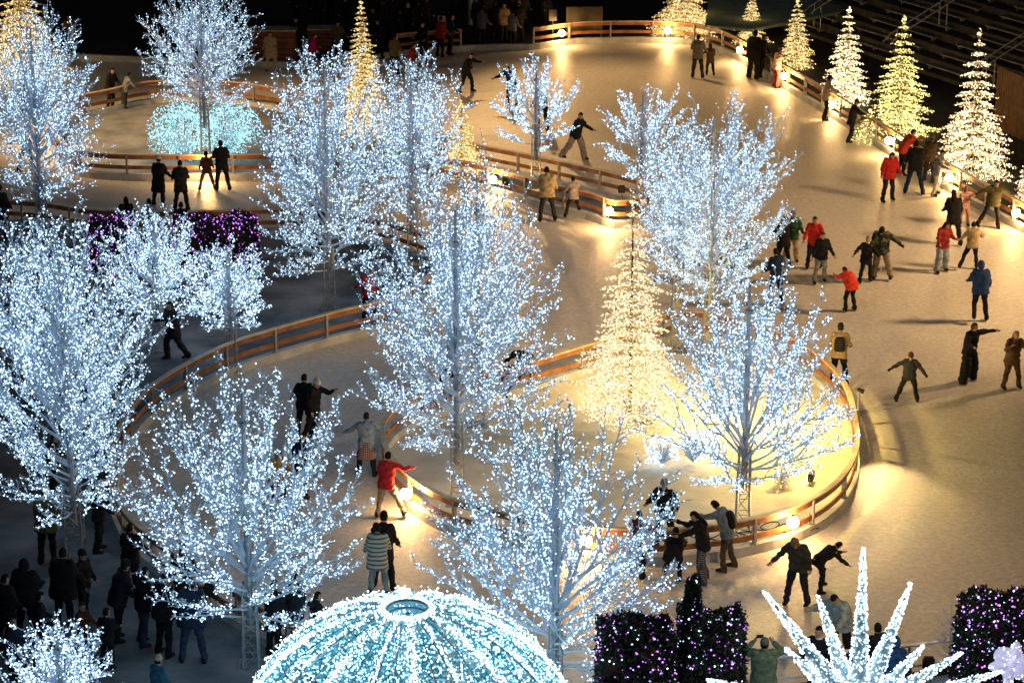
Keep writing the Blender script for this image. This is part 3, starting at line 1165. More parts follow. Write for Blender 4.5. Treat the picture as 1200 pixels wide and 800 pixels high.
for (th, rad) in ((T0, .045), (0.36, .014), (0.78, .02), (1.18, .02)):
    mb = MB()
    mb.tube([sph(th, 2 * math.pi * i / 48) for i in range(49)], rad, 6)
    if th == T0:
        mb.tube([sph(th, 2 * math.pi * i / 48) + Vector((0, 0, -.16)) for i in range(49)], rad * .8, 6)
        for i in range(16):
            q = sph(th, 2 * math.pi * i / 16)
            mb.tube([q, q + Vector((0, 0, -.16))], .02, 5)
    mb.build('top_ring' if th == T0 else 'hoop', M_DOMEPIPE, dome)
_a = RNG.uniform(0, 6.2832, 420)
rib_pts.append(np.stack([DR * np.sin(T0 + .012) * np.cos(_a), DR * np.sin(T0 + .012) * np.sin(_a), DR * math.cos(T0) + RNG.uniform(-.02, .07, 420)], 1))
bulbs(np.concatenate(rib_pts), 0.019, B_STAR0, dome, 'rib_lights', pw=1.6)
# panels: scroll work of wire plus lamps, each panel with its own density
pp_, mb = [], MB()
rnd = random.Random(5)
for k in range(NR):
    az0 = 2 * math.pi * k / NR
    az1 = az0 + 2 * math.pi / NR
    dens = (.9, .7, 1.0, .6, .85)[k % 5] if k not in (12, 9, 13) else 0.2
    n = int(1150 * dens)
    th = np.arccos(1 - RNG.uniform(0.03, 1, n))
    aa = RNG.uniform(az0 + .02, az1 - .02, n)
    rr = DR - np.abs(RNG.normal(0.03, .04, n))
    pp_.append(np.stack([rr * np.sin(th) * np.cos(aa), rr * np.sin(th) * np.sin(aa), rr * np.cos(th)], 1))
    for c in range(13):
        tc_ = rnd.uniform(.35, 1.5)
        ac = rnd.uniform(az0 + .08, az1 - .08)
        c0 = sph(tc_, ac)
        nrm = c0.normalized()
        a_ = nrm.orthogonal().normalized()
        b_ = nrm.cross(a_)
        r0 = rnd.uniform(.12, .34) * min(1, math.sin(tc_) * 1.4)
        line = []
        for i in range(15):
            t = i / 14
            an = rnd.random() * 0.1 + 8.0 * t
            r_ = r0 * (1 - .75 * t)
            q = c0 + a_ * (r_ * math.cos(an)) + b_ * (r_ * math.sin(an))
            line.append(q.normalized() * (DR - .02))
        mb.tube(line, .017, 4, cap=False)
        seg = np.array([tuple(line[j].lerp(line[j + 1], rnd.random())) for j in range(14) for _ in range(4)])
        pp_.append(seg)
mb.build('scroll_wires', M_DOMEPIPE, dome)['kind'] = 'stuff'
allp = np.concatenate(pp_)
B_AQUA2 = mat_bulb('dome_aqua_bulbs', (0.34, 0.80, 1.0), 0.5, 6.5)
bulbs(allp, 0.021, B_AQUA2, dome, 'panel_lights')
bulbs(allp[1::4] * 1.004, 0.018, B_ICEW, dome, 'panel_sparks')
V, F = leaf_cloud(np.concatenate([allp[::1] * .995, allp[::2] * .985]), .075, RNG)
mesh_np('tinsel', V, F, M_TINSEL, dome)['kind'] = 'stuff'
for a in range(3):
    lamp_point('dome_glow', (1.4 * math.cos(a * 2.1), 1.4 * math.sin(a * 2.1), 2.0), 70, (.55, .88, 1), .8, dome)
# door post seen through the ribs
mb = MB()
mb.tube([(0, 0, 0), (0, 0, DR * .97)], .05, 8)
mb.build('centre_pole', M_DOMEPIPE, dome)

# ------------------------------------------------------------------ star burst light
SB = G(1005, 968)
sc0 = PT(1005, 838, SB.y)
B_STAR = mat_bulb('star_bulbs', (0.66, 0.88, 1.0), 0.7, 9.0)
star = empty('star_light', (sc0.x, sc0.y, 0.07))
tag(star, 'spiky white star burst light on the bottom edge right of centre', 'star light')
mb = MB()
mb.tube([(0, 0, 0), (0, 0, sc0.z - .3)], [.09, .07], 8)
mb.box((0, 0, .03), (.7, .7, .06))
mb.build('stand', M_MAST, star)
C0 = Vector((0, 0, sc0.z - .07))
tips = []
for (x, y, dy) in [(1012, 641, 0.1), (895, 692, -.4), (958, 697, .9), (1068, 682, .5), (1128, 764, .3), (828, 796, .2), (1175, 786, -.3),
                   (870, 850, -.6), (1120, 880, -.6), (930, 940, -.2), (1080, 950, .2), (1005, 990, 0)]:
    p = PT(x, y, SB.y + dy) - Vector((sc0.x, sc0.y, .07))
    tips.append(p)
for az in (0.5, 1.6, 2.7, 3.8, 4.9, 5.6):
    tips.append(C0 + Vector((math.cos(az), math.sin(az) * 1.0, .45 + .3 * math.sin(az * 3))).normalized() * 1.9)
M_FROST = mat_noise('frosted_mesh', (0.16, 0.24, 0.28), (0.32, 0.42, 0.48), scale=12, rough=.5)
for tp in tips:
    mb = MB()
    d = tp - C0
    mb.tube([C0, C0 + d * .5, tp], [.19, .10, .012], 8)
    o = mb.build('spike', M_FROST, star)
sp = []
for tp in tips:
    d = tp - C0
    L = d.length
    dn = d.normalized()
    a_ = dn.orthogonal().normalized()
    b_ = dn.cross(a_)
    for i in range(int(L * 300)):
        t = rnd.random() ** 1.15
        an = rnd.uniform(0, 6.283)
        rad = .24 * (1 - t) ** 1.05 + .012 + abs(rnd.gauss(0, .014))
        q = C0 + d * t + (a_ * math.cos(an) + b_ * math.sin(an)) * rad
        sp.append(tuple(q))
bulbs(sp, .0185, B_STAR, star, pw=1.4)
lamp_point('star_glow', (0, .9, C0.z + 1.2), 150, (.75, .92, 1), .4, star)

# small flower light at the right edge
FP = PT(1186, 776, G(1186, 880).y)
fl = empty('flower_light', (FP.x, FP.y, 0.07))
tag(fl, 'small lilac white flower light at the bottom right corner', 'flower light')
mb = MB()
mb.tube([(0, 0, 0), (0, 0, FP.z - .1)], [.04, .03], 6)
mb.build('stand', M_MAST, fl)
M_PETAL = mat_emit('petal_glow', (.50, .42, .85), .45, False)
for k in range(6):
    an = k * math.pi / 3 + .3
    mb = MB()
    c = (math.cos(an) * .26, -.02, FP.z - .07 + math.sin(an) * .26)
    mb.sphere(c, .1, 8, 6, (.16 * abs(math.cos(an)) + .09, .07, .16 * abs(math.sin(an)) + .09))
    mb.build('petal', M_PETAL, fl, smooth=True)
mb = MB()
mb.sphere((0, -.05, FP.z - .07), .09, 8, 6)
mb.build('flower_centre', M_PETAL, fl, smooth=True)
fpts = []
for k in range(6):
    an = k * math.pi / 3 + .3
    for i in range(60):
        q = RNG.normal(size=3)
        q /= np.linalg.norm(q)
        fpts.append((math.cos(an) * .26 + q[0] * (.16 * abs(math.cos(an)) + .09), -.02 + q[1] * .08, FP.z - .07 + math.sin(an) * .26 + q[2] * (.16 * abs(math.sin(an)) + .09)))
bulbs(fpts[::2], .011, B_ICEW, fl, pw=2)
lamp_point('flower_glow', (0, -.6, FP.z), 2, (.85, .8, 1), .2, fl)

# ------------------------------------------------------------------ bleachers, screen, stage
a, b = G(940, 42), G(1200, 128)
u = (b - a).normalized()
v = Vector((-u.y, u.x, 0))
if v.y < 0:
    v = -v
rz = math.atan2(u.y, u.x)
M_BENCH = mat_noise('dark_bench', (0.28, 0.25, 0.2), (0.42, 0.38, 0.3), scale=2, rough=.5)
M_RISER = mat_noise('bleacher_riser', (0.06, 0.055, 0.045), (0.11, 0.10, 0.08), scale=2, rough=.7)
bl = empty('bleachers', a, rz)
tag(bl, 'dark stepped bleachers with steel handrails at the top right', 'bleachers')
for i in range(24):
    d0 = i * .78
    z = .25 + i * .36
    mb = MB()
    mb.box((11, d0 + .39, z / 2), (44, .776, z))
    mb.build('step', M_RISER, bl)
    mb = MB()
    for x0 in (-9.8, -3.0, 3.8, 10.4, 17, 23.6, 30):
        mb.box((x0 + 1.4, d0 + .52, z + .16), (5.0, .26, .05))
        for q in (-.9, 1.4, 3.7):
            mb.box((x0 + q, d0 + .52, z + .065), (.06, .2, .125))
    mb.build('bench', M_BENCH, bl)
M_RAIL = mat_noise('painted_handrail', (0.55, 0.55, 0.50), (0.7, 0.68, 0.62), scale=5, rough=.5)
for x0 in (-6.4, .4, 7.1, 13.7, 20.3):
    mb = MB()
    for off in (-.28, .28):
        for sgm in range(3):
            y0, y1 = sgm * 6.4 + .3, sgm * 6.4 + 5.4
            z0, z1 = .25 + y0 / .78 * .36 + .95, .25 + y1 / .78 * .36 + .95
            mb.tube([(x0 + off, y0 - .5, z0 - .35), (x0 + off, y0 - .1, z0), (x0 + off, y1, z1), (x0 + off, y1 + .3, z1 - .4)], .035, 6)
            for t in (.05, .5, .95):
                yy = y0 + (y1 - y0) * t
                zz = z0 + (z1 - z0) * t
                mb.tube([(x0 + off, yy, zz - 1.1), (x0 + off, yy, zz)], .03, 5)
    mb.build('handrail', M_RAIL, bl)

# slatted wooden screen
p = G(1166, 152)
q = G(1230, 182)
rt = empty('slatted_screen', p, math.atan2(q.y - p.y, q.x - p.x))
tag(rt, 'brown vertical slat wooden screen at the right edge above the gold conifer', 'screen')
M_SLAT = mat_noise('slat_wood', (0.10, 0.045, 0.015), (0.20, 0.09, 0.03), scale=3, rough=.6)
mb = MB()
for i in range(26):
    mb.box((i * .14, 0, 1.35), (.105, .04, 2.5 + .02 * (i % 3)), 0)
mb.build('slats', M_SLAT, rt)
mb = MB()
for z in (.4, 1.3, 2.3):
    mb.box((1.75, .055, z), (3.6, .06, .1))
for x in (0, 1.75, 3.5):
    mb.box((x, .12, 1.2), (.1, .08, 2.4))
mb.build('frame', M_DARKWOOD, rt)

# low stage under a grey green cover
M_COVER = mat_noise('grey_green_cover', (0.34, 0.42, 0.28), (0.5, 0.58, 0.42), scale=.8, rough=.8, bump=.5, bscale=2)
z = 1.15
pp4 = [G(826, 30, z), G(880, 35, z), G(985, 14, z), G(1000, -8, z), G(960, -30, z), G(835, -30, z)]
c = Vector((sum(p.x for p in pp4) / 6, sum(p.y for p in pp4) / 6, 0))
rt = empty('covered_stage', c)
tag(rt, 'low stage under a grey green cover beyond the outer fence at the top', 'stage')
bm = bmesh.new()
top = [bm.verts.new((p.x - c.x, p.y - c.y, z + .02 * (i % 2))) for i, p in enumerate(pp4)]
f = bm.faces.new(top)
ex = bmesh.ops.extrude_face_region(bm, geom=[f], use_keep_orig=True)
for g_ in ex['geom']:
    if isinstance(g_, bmesh.types.BMVert):
        g_.co.z = z - .12
bmesh.ops.recalc_face_normals(bm, faces=bm.faces[:])
bmesh.ops.bevel(bm, geom=bm.edges[:], offset=.03, segments=2, affect='EDGES')
me = bpy.data.meshes.new('cover')
bm.to_mesh(me)
bm.free()
me.materials.append(M_COVER)
link(bpy.data.objects.new('cover', me), rt)
for p in pp4:
    d = Vector((p.x - c.x, p.y - c.y, 0)) * .94
    mb = MB()
    mb.tube([(d.x, d.y, .075), (d.x, d.y, z - .12)], .045, 6)
    mb.tube([(d.x, d.y, .075), (d.x, d.y, .1)], .09, 6)
    mb.build('leg', M_STEEL, rt)

# wooden counters at the top left
M_CRATE = mat_noise('counter_planks', (0.17, 0.055, 0.018), (0.27, 0.095, 0.035), scale=2, rough=.6)
for (x, y, w_, h_, lab) in [(318, 74, 2.2, 1.35, 'left of the two brown plank counters behind the upper left trees'),
                            (378, 62, 1.35, .95, 'right and smaller of the two brown plank counters behind the upper left trees')]:
    P = G(x, y)
    rt = empty('plank_counter', (P.x, P.y + .6, .07))
    tag(rt, lab, 'counter', 'plank counters')
    mb = MB()
    nrow = 5
    for i in range(nrow):
        zc = h_ * (i + .5) / nrow
        mb.box((0, -.45, zc), (w_, .05, h_ / nrow - .03))
        mb.box((-w_ / 2 + .03, 0, zc), (.05, .84, h_ / nrow - .03))
        mb.box((w_ / 2 - .03, 0, zc), (.05, .84, h_ / nrow - .03))
    mb.build('planks', M_CRATE, rt)
    mb = MB()
    mb.box((0, 0, h_ + .025), (w_ + .1, 1.0, .05))
    mb.build('counter_top', M_WOODCAP, rt)

# blank boards beyond the far fence
M_BOARD = mat_noise('beige_board', (0.15, 0.12, 0.07), (0.22, 0.17, 0.10), scale=2, rough=.7)
M_CARD = mat_noise('pale_card', (0.40, 0.34, 0.24), (0.5, 0.44, 0.32), scale=3, rough=.7)
P = G(685, 48)
rt = empty('notice_board', (P.x, P.y + .5, .07))
tag(rt, 'large blank beige board standing just behind the far fence', 'board')
mb = MB()
mb.box((0, 0, .82), (1.72, .05, 1.25))
mb.build('panel', M_BOARD, rt)
mb = MB()
mb.box((0, .06, 1.4), (1.66, .05, .05))
for x in (-.8, .8):
    mb.box((x, .06, .72), (.06, .06, 1.44))
    mb.box((x, .06, .015), (.1, .5, .03))
mb.build('frame', M_STEEL, rt)
for (x, yt, yb, lab) in [(648, 12, 53, 'small pale card sign on a post left of the blank notice board'),
                         (518, 19, 61, 'small pale card sign on a post above the short dark fence panel')]:
    P = G(x, yb)
    P.y += .3
    h1 = height_at(P, yt)
    rt = empty('card_sign', (P.x, P.y, .07))
    tag(rt, lab, 'sign', 'small card signs')
    mb = MB()
    mb.box((0, 0, h1 - .32), (.36, .02, .52))
    mb.build('card', M_CARD, rt)
    mb = MB()
    mb.tube([(0, .035, 0), (0, .035, h1 - .1)], .02, 6)
    mb.tube([(0, .035, 0), (0, .035, .02)], .14, 10)
    mb.build('post', M_STEEL, rt)

# grey garden speaker shaped like a rock, on the island snow
P = G(757, 498)
mb = MB()
mb.sphere((0, 0, .24), .3, 14, 10, (.36, .27, .30))
V = []
for (x, y, z) in mb.v:
    k = 1 + .22 * mnoise.noise(Vector((x * 4, y * 4, z * 4)))
    V.append((x * k, y * k, max(-.02, z * k)))
mb.v = V
o = mb.build('rock', mat_noise('rock_grey', (.10, .11, .12), (.22, .23, .24), scale=5, rough=.8, bump=.5), None, True, loc=(P.x, P.y, .07))
tag(o, 'dark grey boulder on the snow at the foot of the brilliant conifer', 'rock')

# black cables lying on the island snow
rnd = random.Random(3)
for (x, y, lab) in [(836, 632, 'tangled black cable on the snow beside the mast by the leaning skaters'),
                    (905, 622, 'loops of black cable on the snow left of the island globe lamp')]:
    P = G(x, y)
    mb = MB()
    line = []
    for i in range(70):
        t = i / 69
        line.append((-1.1 + 2.2 * t + .35 * math.cos(t * 30), .28 * math.sin(t * 30) + .2 * math.sin(t * 7), .03 + .035 * (1 + math.sin(t * 47))))
    mb.tube(line, .016, 5)
    o = mb.build('cable', M_BLACK, None, loc=(P.x, P.y, .07))
    tag(o, lab, 'cable', 'cables on the island snow')

# ------------------------------------------------------------------ ground floodlights on the island and the added unseen rink floods
M_FLOODLENS = mat_emit('flood_lens', (1.0, .80, .42), 12, False)


def floodlight(px, py, aim_px, watts, col, label, kind='SPOT', hgt=.35, spot=150, radius=.1, zz=.07):
    P = G(px, py)
    P.z = zz
    T = G(*aim_px)
    rt = empty('floodlight', P, math.atan2(T.y - P.y, T.x - P.x) - math.pi / 2)
    tag(rt, label, 'floodlight', 'ground floodlights on the island')
    mb = MB()
    mb.box((0, 0, hgt - .12), (.34, .14, .24), 0, .02)
    mb.build('housing', M_BLACK, rt)
    mb = MB()
    mb.box((0, .076, hgt - .12), (.28, .008, .18))
    mb.build('lens', M_FLOODLENS, rt)
    mb = MB()
    mb.tube([(-.2, 0, hgt - .12), (-.2, 0, .02), (.2, 0, .02), (.2, 0, hgt - .12)], .012, 5)
    mb.build('stand', M_STEEL, rt)
    d = bpy.data.lights.new('flood_beam', kind)
    d.energy = watts
    d.color = col
    d.shadow_soft_size = radius
    if kind == 'SPOT':
        d.spot_size = R(spot)
        d.spot_blend = .9
    o = bpy.data.objects.new('flood_beam', d)
    link(o, rt)
    o.location = (0, .12, hgt + 1.5)
    dl = Vector(((T - P).length, 0, 0))
    o.rotation_euler = (R(62), 0, 0)
    return rt


floodlight(915, 505, (930, 560), 750, (1.0, .66, .17), 'ground floodlight hidden behind the open tree on the yellow snow', 'POINT')
floodlight(835, 500, (860, 560), 520, (1.0, .66, .2), 'ground floodlight left of the open tree on the island', 'POINT')
floodlight(950, 570, (860, 560), 320, (1.0, .66, .17), 'ground floodlight near the right hand bend of the island fence', 'POINT')
floodlight(715, 462, (715, 500), 260, (1.0, .68, .26), 'ground floodlight behind the brilliant conifer', 'POINT')


def fill_mast(loc, aim, watts, col, size, label, spot=70):
    """tall floodlight mast added out of view to brighten the ice"""
    rt = empty('added_flood_mast', (loc[0], loc[1], 0.07))
    tag(rt, label, 'added flood mast')
    mb = MB()
    mb.tube([(0, 0, 0), (0, 0, loc[2])], [.16, .08], 10)
    mb.build('pole', M_MAST, rt)
    mb = MB()
    mb.box((0, 0, loc[2] + .2), (1.6, .3, .4), 0, .04)
    mb.build('lamp_head', M_BLACK, rt)
    d = bpy.data.lights.new('flood_beam', 'SPOT')
    d.energy = watts
    d.color = col
    d.shadow_soft_size = size
    d.spot_size = R(spot)
    d.spot_blend = .8
    o = bpy.data.objects.new('flood_beam', d)
    link(o, rt)
    L = Vector((0, 0, loc[2] - .4))
    o.location = L
    dirv = Vector(aim) - (Vector((loc[0], loc[1], 0)) + L)
    o.rotation_euler = dirv.to_track_quat('-Z', 'Y').to_euler()
    return rt


cR = G(1060, 400)
fill_mast((cR.x + 16, cR.y + 4, 11), tuple(G(990, 330)), 20000, (1.0, .60, .27), 1.3, 'added floodlight mast outside the right edge', 85)
fill_mast((-2, 122, 12), tuple(G(800, 150)), 14000, (1.0, .57, .22), .5, 'added floodlight mast far beyond the top edge', 60)
fill_mast((-24, 96, 12), tuple(G(220, 160)), 20000, (1.0, .60, .27), 1.3, 'added floodlight mast outside the upper left edge', 60)
fill_mast((17, 45, 13), tuple(G(520, 560)), 5600, (1.0, .60, .28), .5, 'added floodlight mast outside the lower right edge', 75)

# aimed spot on its own pole, added to make the warm pool on the ice
P = G(1004, 520)
T = G(1046, 568)
rt = empty('added_pool_spot', (P.x, P.y, .07))
tag(rt, 'small added spot lamp on a pole at the right bend of the island fence', 'spot lamp')
mb = MB()
mb.tube([(0, 0, 0), (0, 0, 1.5)], .03, 6)
mb.build('pole', M_MAST, rt)
mb = MB()
mb.tube([(-.05, 0, 1.52), (.12, -.06, 1.46)], [.05, .07], 8)
mb.build('lamp_head', M_BLACK, rt)
dl = bpy.data.lights.new('spot_beam', 'SPOT')
dl.energy = 900
dl.color = (1.0, .66, .26)
dl.spot_size = R(50)
dl.spot_blend = 1.0
dl.shadow_soft_size = .08
o = bpy.data.objects.new('spot_beam', dl)
link(o, rt)
o.location = (.2, -.12, 1.44)
o.rotation_euler = (T - P - Vector((.2, -.12, 1.4))).to_track_quat('-Z', 'Y').to_euler()
# ------------------------------------------------------------------ people
M_SKIN = mat_noise('skin', (0.42, 0.24, 0.16), (0.52, 0.31, 0.22), scale=6, rough=.55)
M_EYE = mat_noise('eye_dark', (0.02, 0.015, 0.012), (0.03, 0.02, 0.02), rough=.3)
M_BLADE = mat_noise('skate_blade', (.4, .4, .4), (.6, .6, .6), rough=.3, metal=.9)
K = (0.012, 0.012, 0.014)
NAVY = (0.012, 0.022, 0.06)
DGREY = (0.035, 0.037, 0.042)
JEAN = (0.03, 0.045, 0.085)
LJEAN = (0.26, 0.30, 0.36)
KHAKI = (0.27, 0.21, 0.14)
TAN = (0.48, 0.36, 0.19)
BEIGE = (0.42, 0.34, 0.25)
BROWN = (0.13, 0.075, 0.04)
RED = (0.42, 0.02, 0.02)
BRED = (0.75, 0.05, 0.03)
OLIVE = (0.07, 0.065, 0.025)
WHITE = (0.6, 0.58, 0.54)
GREY = (0.22, 0.23, 0.24)
TEAL = (0.20, 0.28, 0.29)
HAIRK = (0.012, 0.009, 0.007)
HAIRB = (0.07, 0.035, 0.015)
BLOND = (0.30, 0.2, 0.1)


def vdir(out, fwd, s):
    o, f = R(out), R(fwd)
    return Vector((s * math.sin(o), -math.cos(o) * math.sin(f), -math.cos(o) * math.cos(f)))


def bend(d, ang, ref):
    p = ref - d * ref.dot(d)
    if p.length < 1e-4:
        p = Vector((0, -.3, 1))
        p = p - d * p.dot(d)
    p.normalize()
    return (d * math.cos(R(ang)) + p * math.sin(R(ang))).normalized()


REM = []      # (object with live remesh, extra geometry)


def ell_ring(c, X, Y, rx, ry, n=12, sq=1.0):
    out = []
    for k in range(n):
        a = 2 * math.pi * k / n
        ca, sa = math.cos(a), math.sin(a)
        out.append(c + X * (rx * math.copysign(abs(ca) ** sq, ca)) + Y * (ry * math.copysign(abs(sa) ** sq, sa)))
    return out


def limb(mb, pts, rads, n=9):
    mb.tube(pts, rads, n)
    for p, r in zip(pts[1:-1], rads[1:-1]):
        mb.sphere(p, r * 1.0, 8, 6)
    mb.sphere(pts[0], rads[0], 8, 6)
    mb.sphere(pts[-1], rads[-1] * .98, 8, 6)


def person(x, y, H, face, label, top=K, bot=K, hair=HAIRK, hat=None, aL=(12, 10, 20), aR=(12, 10, 20), lL=(5, 4, 6), lR=(5, -4, 6),
           lean=4, head=(0, 0), coat=.0, skates=True, long=False, hood=False, pom=False, wide=1.0, bulk=1.0, pat=None, bpat=None,
           skirt=None, scarf=None, group='skaters on the ice', z=None, up=0.0, glove=None, phone=False, off=(0, 0), pack=None):
    P = G(x, y)
    P.x += off[0]
    P.y += off[1]
    base = 0.0 if z is None else z
    root = empty('person', (P.x, P.y, base), R(face))
    tag(root, label, 'person', group)
    jr = random.Random(label)
    H *= 1.07
    s_ = H / 1.75
    bulk *= 1.07
    wide *= 1.1
    aL = (aL[0] + jr.uniform(-3, 5), aL[1] + jr.uniform(-12, 14), aL[2] + jr.uniform(0, 38))
    aR = (aR[0] + jr.uniform(-3, 5), aR[1] + jr.uniform(-12, 14), aR[2] + jr.uniform(0, 38))
    if skates:
        q_ = jr.uniform(4, 16)
        lL = (lL[0] + jr.uniform(0, 4), lL[1] + q_ * .5 + jr.uniform(-4, 4), lL[2] + q_)
        lR = (lR[0] + jr.uniform(0, 4), lR[1] + q_ * .5 + jr.uniform(-4, 4), lR[2] + q_)
        lean += q_ * .45
    else:
        lL = (lL[0], lL[1] + jr.uniform(-3, 8), lL[2] + jr.uniform(0, 10))
    head = (head[0] + jr.uniform(-4, 14), head[1] + jr.uniform(-25, 25))
    face += jr.uniform(-12, 12)
    kid = H < 1.45
    away = math.cos(R(face)) < 0
    armP, armN = (aL, aR) if away else (aR, aL)     # P: local +x
    legP, legN = (lL, lR) if away else (lR, lL)
    # skeleton
    hipz = .92 * s_
    le = R(lean)
    Uv = Vector((0, -math.sin(le), math.cos(le)))
    Fv = Vector((0, -math.cos(le), -math.sin(le)))
    X = Vector((1, 0, 0))
    legs = []
    TH, SH, FT = .43 * s_, .42 * s_, .085 * s_
    low = 0
    for s, (o, f, kn) in ((1, legP), (-1, legN)):
        h = Vector((s * .095 * s_, 0, 0))
        d = vdir(o, f, s)
        k = h + d * TH
        d2 = bend(d, kn, Vector((0, 1, 0)))
        an = k + d2 * SH
        legs.append([h, k, an, d2])
        low = min(low, an.z)
    blade = .045 if skates else 0.0
    dz = -low + FT + blade
    hip = Vector((0, 0, dz))
    for L in legs:
        for i in range(3):
            L[i] = L[i] + hip

    def T(px, pf, pu):
        return hip + X * px + Fv * pf + Uv * pu
    sh_u = .50 * s_
    arms = []
    for s, (o, f, e) in ((1, armP), (-1, armN)):
        S = T(s * .185 * s_, 0, sh_u)
        d = vdir(o, f + lean * .3, s)
        E = S + d * (.285 * s_)
        d2 = bend(d, e, Vector((0, -1, .25)))
        W = E + d2 * (.25 * s_)
        arms.append((S, E, W, d2, s))
    hu = .655 * s_ + (.0 if not kid else -.01)
    hk = 1.0 if not kid else 1.14
    hs = s_ * hk
    nod, turn = R(head[0]), R(head[1])
    neck = T(0, .0, .54 * s_)
    Hup = (Uv * math.cos(nod) + Fv * math.sin(nod)).normalized()
    Hf = (Fv * math.cos(nod) - Uv * math.sin(nod)).normalized()
    # turn the head about its own up axis
    q = Matrix.Rotation(turn, 3, Hup)
    Hf = q @ Hf
    Hx = q @ X
    HC = neck + Hup * (.155 * hs) + Hf * (.015 * hs)

    def HP(a, f, u):
        return HC + Hx * (a * hs) + Hf * (f * hs) + Hup * (u * hs)
    # ---- body: one continuous surface
    mb = MB()
    rings = []
    for (u_, rx, ry) in ((-.10, .10, .08), (-.04, .16, .115), (.06, .155, .11), (.16, .135, .095), (.30, .155, .11), (.42, .175, .115), (.50, .15, .085), (.545, .06, .06)):
        rings.append(ell_ring(T(0, 0, u_ * s_), X, Fv, rx * s_, ry * s_))
    mb.rings(rings)
    limb(mb, [T(0, 0, .48 * s_), neck, HC - Hup * .05 * hs], [.06 * s_, .052 * s_, .05 * hs], 9)
    # skull and jaw
    rr = []
    for (u_, f_, rx, ry) in ((-.115, .035, .025, .022), (-.10, .028, .045, .045), (-.06, .018, .058, .068), (-.01, .006, .070, .085), (.04, -.002, .075, .092),
                             (.08, -.006, .066, .082), (.108, -.01, .042, .052), (.12, -.01, .012, .014)):
        rr.append(ell_ring(HP(0, f_, u_), Hx, Hf, rx * hs, ry * hs, 12))
    mb.rings(rr)
    for (S, E, W, d2, s) in arms:
        limb(mb, [S, E, W], [.048 * s_, .037 * s_, .026 * s_])
        pc = W + d2 * .05 * s_
        mb.sphere(pc, .04, 8, 6, (.030 * s_, .030 * s_, .042 * s_))
        mb.tube([W - d2 * .02 * s_, pc, W + d2 * .09 * s_], [.026 * s_, .036 * s_, .030 * s_], 8)
    for (h, k, an, d2) in legs:
        limb(mb, [h, k, an], [.085 * s_, .055 * s_, .038 * s_])
        foot_f = Vector((0, -1, 0))
        mb.tube([an + Vector((0, .03, -.04 * s_)), an + Vector((0, -.06 * s_, -.06 * s_)), an + Vector((0, -.15 * s_, -.065 * s_))],
                [.035 * s_, .036 * s_, .022 * s_], 7)
    ex = MB()
    mats_ex = []
    for (S, E, W, d2, s) in arms:
        side = d2.cross(Vector((0, -1, .2)))
        if side.length < 1e-3:
            side = X.copy()
        side.normalize()
        inward = side.cross(d2).normalized()
        for j, (lat, ln) in enumerate(((-.024, .062), (-.008, .074), (.008, .078), (.024, .070))):
            b0 = W + d2 * .075 * s_ + side * lat * s_
            b1 = b0 + (d2 + inward * .25) .normalized() * ln * .55 * s_
            b2 = b1 + (d2 + inward * .95).normalized() * ln * .45 * s_
            ex.tube([b0, b1, b2], [.0095 * s_, .0085 * s_, .006 * s_], 5)
        t0 = W + d2 * .03 * s_ - side * .02 * s_
        ex.tube([t0, t0 + (d2 * .6 - side + inward * .3).normalized() * .035 * s_, t0 + (d2 * 1.3 - side + inward * .5).normalized() * .065 * s_],
                [.012 * s_, .0095 * s_, .007 * s_], 5)
    # nose, ears, lips
    ex.rings([ell_ring(HP(0, .085, -.035), Hx, Hup, .017 * hs, .012 * hs, 6), ell_ring(HP(0, .105, -.03), Hx, Hup, .011 * hs, .010 * hs, 6),
              ell_ring(HP(0, .094, .01), Hx, Hup, .006 * hs, .008 * hs, 6)])
    for sg in (-1, 1):
        ex.sphere(HP(sg * .073, -.005, -.01), .02, 7, 5, (.014 * hs, .016 * hs, .026 * hs))
    n_skin = len(ex.f)
    for sg in (-1, 1):
        ex.sphere(HP(sg * .030, .083, .004), .01 * hs, 6, 4)
        ex.tube([HP(sg * .015, .09, .026), HP(sg * .045, .08, .024)], .005 * hs, 4)
    ex.tube([HP(-.022, .083, -.068), HP(0, .090, -.07), HP(.022, .083, -.068)], .006 * hs, 4)
    ob = mb.build('body', M_SKIN, root, True)
    REM.append((ob, .02 * s_, (ex.v, ex.f, n_skin)))
    # ---- jacket
    mb = MB()
    B = bulk
    hem = -.14 - coat
    rings = []
    prof_ = [(.30, .205, .145), (.42, .215, .145), (.49, .175, .115), (.555, .085, .085), (.575, .075, .078)]
    lowr = [(hem, .205 + coat * .12, .155 + coat * .12), (hem + .03, .21 + coat * .1, .16 + coat * .1), (.02, .205, .155), (.14, .195, .145)]
    for (u_, rx, ry) in lowr + prof_:
        sag = Fv * (0.0)
        if u_ < 0 and lean > 15:      # the hem hangs, the hips stay upright
            c = hip + Vector((0, -.0, u_ * s_)) * .9
            rings.append(ell_ring(c, X, Vector((0, -1, 0)), rx * s_ * B, ry * s_ * B, 14, .85))
        else:
            rings.append(ell_ring(T(0, 0, u_ * s_), X, Fv, rx * s_ * B, ry * s_ * B, 14, .85))
    mb.rings(rings)
    for (S, E, W, d2, s) in arms:
        limb(mb, [S - X * s * .03 * s_, E, W - d2 * .015], [.082 * s_ * B, .064 * s_ * B, .050 * s_], 10)
        mid = S.lerp(E, .5)
        mb.sphere(mid, .075 * s_ * B, 8, 6)
    mt = cloth(top, pat)
    ob = mb.build('coat' if coat > .12 else 'jacket', mt, root, True)
    REM.append((ob, .024, None))
